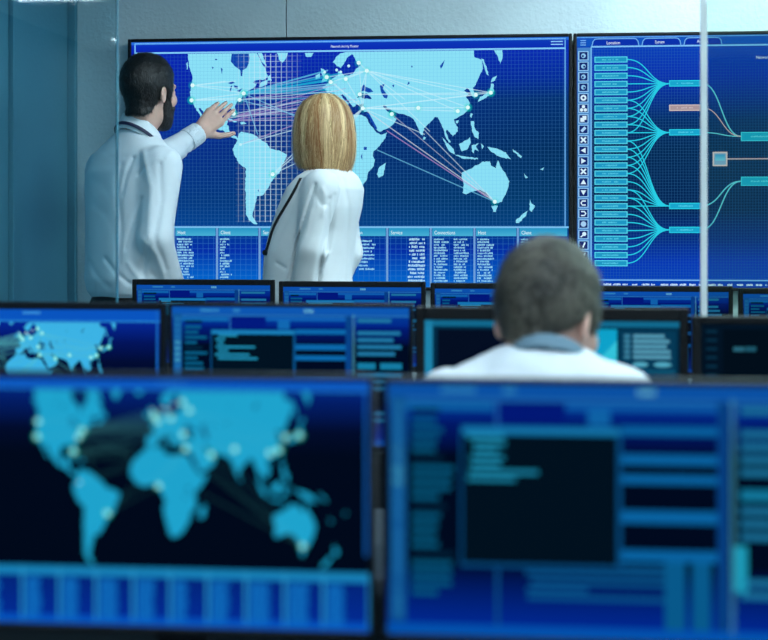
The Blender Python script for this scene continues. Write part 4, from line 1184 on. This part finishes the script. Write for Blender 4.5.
# dark piping along the front edge, with a button
def run(pts_, fn, person, dy=-.5):
    out_ = []
    for u, v in pts_:
        p = project_on(fn, person.L(u, v, dy), person.L(u, v, .1) - person.L(u, v, dy), n=240); out_.append(p)
    return out_
pp = run([(301, 178), (296.5, 187), (290.5, 198), (284.5, 208), (279, 217), (274.5, 226), (271.5, 234), (269.5, 241), (267.5, 248), (266, 253)], jacket_fn, pw)
pp = [p for p in pp if p[1] < .3]
strip('piping', [(p, (-.6, -1, .1)) for p in pp], .0085, .004, M['trouser'], jk)
bm = bmesh.new(); bc = run([(265.8, 252.5)], jacket_fn, pw)[0]
add_cyl(bm, bc + np.array((.004, .006, 0)), bc + np.array((-.003, -.010, 0)), .011, .009, 16)
obj('button', bm, M['leather'], jk)
WC = pw.L(322, 131, .0); YWH = math.radians(-34)
RWH = Rot(WC, YWH, math.radians(2)); nw = RW.out((0, -.04, 1.45))
def head_w(X, Y, Z):
    x, y, z = RWH.loc(X, Y, Z)
    d = head_sdf(x*1.05, y*1.05, z*1.05, True)
    return smin(d, cone(X, Y, Z, RWH.out((0, -.022, -.05)), nw, .046, .052), .025)
corew = body_core(RW, [p for p in profw if p[0] > 1.0], [[(sL, .042), (eL, .034), (wL, .024)], [(sR, .042), (eR, .034), (wR, .024)]], .92, 0)
hl = hand_piece(wL + (wL - eL)*.05, wL - eL, (-.6, .6, 0), curl=(.35, .4, .45, .5), size=.9, side=1)
hr = hand_piece(wR + (wR - eR)*.05, wR - eR, (-.6, .6, 0), curl=(.35, .4, .45, .5), size=.9, side=-1)
net_mesh('body', [surface_nets(corew, (-.32, -.34, 0), (.32, .36, 1.53), .014), surface_nets(head_w, np.minimum(WC - .15, nw - .09), np.maximum(WC + .15, nw + .09), .0045), hl, hr], M['skin2'], pw.root)
eyes(Rot(WC, YWH, math.radians(2)), pw.root)
def bob(X, Y, Z):
    x, y, z = RWH.loc(X, Y, Z)
    prof_z = [-.150, -.135, -.12, -.09, -.05, -.01, .03, .06, .085, .105, .120, .128]
    ra = [.068, .077, .084, .092, .097, .097, .093, .086, .074, .056, .032, .004]
    q = np.interp(z, prof_z, ra)
    ry = q * 1.06
    r = np.sqrt((x/q)**2 + ((y + .012)/ry)**2)
    ph = np.arctan2(x, y + .012)
    d = (r - 1) * q * .85
    st = np.sin(ph*19 + 3*np.sin(z*22 + ph*2)) * .0014 + .0022*np.sin(ph*7 + z*26)
    d = d + st * np.clip((.12 - z)*12, 0, 1)
    bot = -.130 - .14*np.clip(x, -.05, .1) + .005*np.sin(ph*9) + .003*np.sin(ph*21 + 1) + .02*np.clip(y*8, -.3, 1)
    d = smax(d, bot - z, .006)
    d = smax(d, z - .124, .02)
    # under the hair: neck and face stay free
    d = smax(d, -smax(np.sqrt(x*x + (y + .01)**2) - .066, z + .05, .01), .01)
    return smax(d, -smax(np.abs(x) - .058, smax(.05 - y, z - .045, .01), .01), .012)
hb = net_mesh('hair', [surface_nets(bob, WC - .18, WC + .16, .0036)], M['hair_blonde'], pw.root, smooth_it=1)
def bob_strands(n):
    rg = random.Random(4); V = []; Fc = []; TN = []
    pz = [-.150, -.135, -.12, -.09, -.05, -.01, .03, .06, .085, .105, .120, .126]
    ra = [.068, .077, .084, .092, .097, .097, .093, .086, .074, .056, .032, .004]
    for i in range(n):
        f0 = rg.uniform(-math.pi, math.pi)
        if abs(f0) < .55: continue
        zb = -.134 - .014*math.sin(f0) + rg.uniform(-.02, .016) + .02 * max(-.3, min(1, math.cos(f0) * .1 * 8)); zt = rg.choice((.122, .118, .10, .08, .05))
        off = rg.uniform(-.002, .005) + .0035*math.sin(f0*11 + 2*math.sin(f0*5)); dr = rg.uniform(-.3, .3); wv = rg.uniform(0, 6); rg_t = rg.uniform(-.003, .009); w = rg.uniform(.0006, .0014)
        tn = .5 + .28*math.sin(f0*9 + 1.3*math.sin(f0*4)) + .16*math.sin(f0*23 + 2) + rg.uniform(-.28, .28); TN += [max(0, min(1, tn))] * 22
        m = 11; k0 = len(V)
        for j in range(m):
            t = j / (m - 1); z = zt + (zb - zt) * t
            q = float(np.interp(z, pz, ra)) + off + .0025 * math.sin(5*t + wv) + rg_t * t * t
            f = f0 + dr * t + .03 * math.sin(4*t + wv)
            c_ = Vector((q * math.sin(f), -.012 + q * 1.06 * math.cos(f), z)); tg = Vector((math.cos(f), -math.sin(f), 0)) * w * (1 - .7*t*t)
            V.append(tuple(RWH.out(c_ - tg))); V.append(tuple(RWH.out(c_ + tg)))
        for j in range(m - 1): Fc.append((k0 + 2*j, k0 + 2*j + 1, k0 + 2*j + 3, k0 + 2*j + 2))
    me = bpy.data.meshes.new('hair_strands'); me.from_pydata(V, [], Fc)
    ta = me.attributes.new('tone', 'FLOAT', 'POINT'); ta.data.foreach_set('value', TN)
    o = obj('hair_strands', me, M['st_blonde'], hb, smooth=True); o['kind'] = 'stuff'
bob_strands(3200)
net_mesh('trousers', [surface_nets(trousers(RW, .92, 1.02, .93), (-.3, -.3, 0), (.3, .3, 1.05), .011)], M['trouser'], pw.root)
for s, f in ((-1, 0.0), (1, .02)): shoe(pw.root, RW.out((s*.104, f, 0)), YW, M['leather'])

# ================= seated man
ps = Person(540, 2.22, 'seated man seen from behind with short brown hair and white shirt, facing the middle desk')
YS = math.radians(6); RS = Rot((0, 0, 0), YS)
aL, aR = ps.L(448, 408, -.01), ps.L(622, 409, -.03)
eSL, eSR = ps.L(430, 540, .06), ps.L(650, 540, .04)
wSL = np.array((-.10, .24, .785)); wSR = np.array((.13, .24, .785))
profs = [(.50, .165, .125, -.17, 0), (.60, .165, .125, -.16, 0), (.72, .165, .125, -.13, 0), (.85, .175, .125, -.085, 0), (.96, .185, .120, -.045, 0), (1.02, .170, .105, -.02, 0), (1.06, .142, .086, -.005, 0), (1.10, .106, .068, .005, 0), (1.13, .066, .054, .012, 0)]
CS = [([(470,372),(500,366),(540,372)], .004, .007), ([(520,362),(550,372),(585,366)], -.003, .006), ([(455,366),(440,384)], .004, .006), ([(600,360),(625,374)], .004, .006), ([(560,356),(575,380)], .003, .007), ([(490,356),(480,380)], .003, .007)]
CS = [([ps.l2(*q) for q in p], a, w) for p, a, w in CS]
def shirt_s(X, Y, Z):
    x, y, z = RS.loc(X, Y, Z)
    d = profile_torso(x, y, z, profs)
    l = smin(cone(X, Y, Z, aL, eSL, .060, .052), cone(X, Y, Z, eSL, wSL, .05, .036), .02)
    r = smin(cone(X, Y, Z, aR, eSR, .060, .052), cone(X, Y, Z, eSR, wSR, .05, .036), .02)
    d = smin(smin(d, l, .035), r, .035)
    return creases(d, X, Z, CS) + .002 * wob(X, Y, Z, 30, .2)
net_mesh('shirt', [surface_nets(shirt_s, (-.34, -.36, .48), (.36, .44, 1.16), .0075)], M['shirt2'], ps.root)
SC = ps.L(548.5, 316, .06); YSH = math.radians(33); PSH = math.radians(20)
RSH = Rot(SC, YSH, PSH); ns = np.array((.0, .0, 1.06))
KS = 1.11
def head_s(X, Y, Z):
    x, y, z = RSH.loc(X, Y, Z)
    d = head_sdf(x*KS, y*KS, z*KS)
    return smin(d, cone(X, Y, Z, RSH.out((0, -.028, -.05)), ns, .045, .052), .022)
def core_s(X, Y, Z):
    x, y, z = RS.loc(X, Y, Z)
    d = profile_torso(x, y, z, [(p[0], p[1]*.86, p[2]*.84, p[3], p[4]) for p in profs])
    for s in (-1, 1):
        k = (s*.11, .22, .50); a = (s*.12, .24, .08)
        d = smin(d, cone(x, y, z, (s*.09, -.17, .54), k, .078, .052), .04); d = smin(d, cone(x, y, z, k, a, .05, .036), .02); d = smin(d, cone(x, y, z, a, (s*.13, .36, .035), .036, .025), .03)
    for ch in ((aL, eSL, wSL), (aR, eSR, wSR)):
        d = smin(d, cone(X, Y, Z, ch[0], ch[1], .045, .036), .03); d = smin(d, cone(X, Y, Z, ch[1], ch[2], .036, .026), .02)
    return d
hl = hand_piece(wSL, wSL - eSL + np.array((0, .1, -.04)), (1, 0, 0), curl=(.3, .3, .32, .35), side=1)
hr = hand_piece(wSR, wSR - eSR + np.array((0, .1, -.04)), (-1, 0, 0), curl=(.3, .3, .32, .35), side=-1)
net_mesh('body', [surface_nets(core_s, (-.36, -.36, 0), (.36, .50, 1.14), .014), surface_nets(head_s, np.minimum(SC - .16, ns - .1), np.maximum(SC + .16, ns + .1), .0045), hl, hr], M['skin2'], ps.root)
eyes(Rot(SC, YSH, PSH), ps.root)
hs = hair_short(RSH, [(-.12, -.072), (-.08, -.074), (-.06, -.055), (-.04, -.032), (-.022, -.012), (.01, -.014), (.03, -.018), (.045, .03), (.075, .062), (.1, .075)], .0020, .006, .935, .8, .043)
hr_o = net_mesh('hair', [surface_nets(hs, SC - .16, SC + .17, .004)], M['hair_brown'], ps.root)
short_strands(hr_o, hs, RSH, 9000, .018, .0006, M['st_brown'], hr_o, 3)
nbs = np.array((.010, .008, 1.092)); nts = np.array((.018, .034, 1.175))
cs = collar_fn(nbs, nts, .060, .051, .30, Rot(nbs, YS), .030)
net_mesh('collar', [surface_nets(cs, nbs - .13, nbs + .15, .005)], M['collar2'], ps.root)
def trous_s(X, Y, Z):
    x, y, z = RS.loc(X, Y, Z)
    d = ell(x, y, z, (0, -.16, .55), (.185, .15, .105))
    for s in (-1, 1):
        k = (s*.11, .22, .505); a = (s*.12, .235, .05)
        d = smin(d, cone(x, y, z, (s*.09, -.15, .545), k, .092, .072), .03); d = smin(d, cone(x, y, z, k, a, .070, .060), .02)
    return smax(d, .045 - z, .006)
net_mesh('trousers', [surface_nets(trous_s, (-.3, -.4, 0), (.3, .42, .72), .011)], M['trouser'], ps.root)
for s in (-1, 1): shoe(ps.root, RS.out((s*.12, .235, 0)), YS, M['leather'])

# ---------------------------------------------------------------- his chair
c0 = ps.root.matrix_basis @ Vector((0, -.14, 0)); c0 = Vector((ps.root.location.x, ps.root.location.y, 0)) + Matrix.Rotation(PSI, 3, 'Z') @ Vector((0, -.12, 0))
ch = empty('office_chair', c0, PSI); tag(ch, 'black office chair under the seated man', 'chair')
M['mesh'] = principled('black_upholstery', rgb(16, 18, 22), .9, bump=.3, bscale=300, var=.2)
box('seat', (-.24, -.21, .40), (.24, .24, .452), M['mesh'], ch, bev=.022, seg=3)
bm = bmesh.new(); add_box(bm, (-.21, -.235, .56), (.21, -.205, .93), .014, 3); obj('backrest', bm, M['mesh'], ch)
bm = bmesh.new(); add_box(bm, (-.03, -.262, .38), (.03, -.238, .80), .005); add_box(bm, (-.03, -.25, .37), (.03, 0, .398), .005); obj('back_support', bm, M['black'], ch)
bm = bmesh.new(); add_cyl(bm, (0, 0, .09), (0, 0, .398), .03, .024); obj('gas_column', bm, M['steel'], ch)
for k in range(5):
    a = 2*math.pi*k/5 + .3; e = Vector((math.cos(a)*.27, math.sin(a)*.27, .07))
    bm = bmesh.new(); add_cyl(bm, (0, 0, .10), e, .026, .016, 10); lg = obj('leg', bm, M['black'], ch)
    bm = bmesh.new(); t = Vector((-math.sin(a), math.cos(a), 0))*.018
    add_cyl(bm, Vector((e.x, e.y, .0275)) - t, Vector((e.x, e.y, .0275)) + t, .0275, .0275, 14); obj('caster', bm, M['black'], lg)
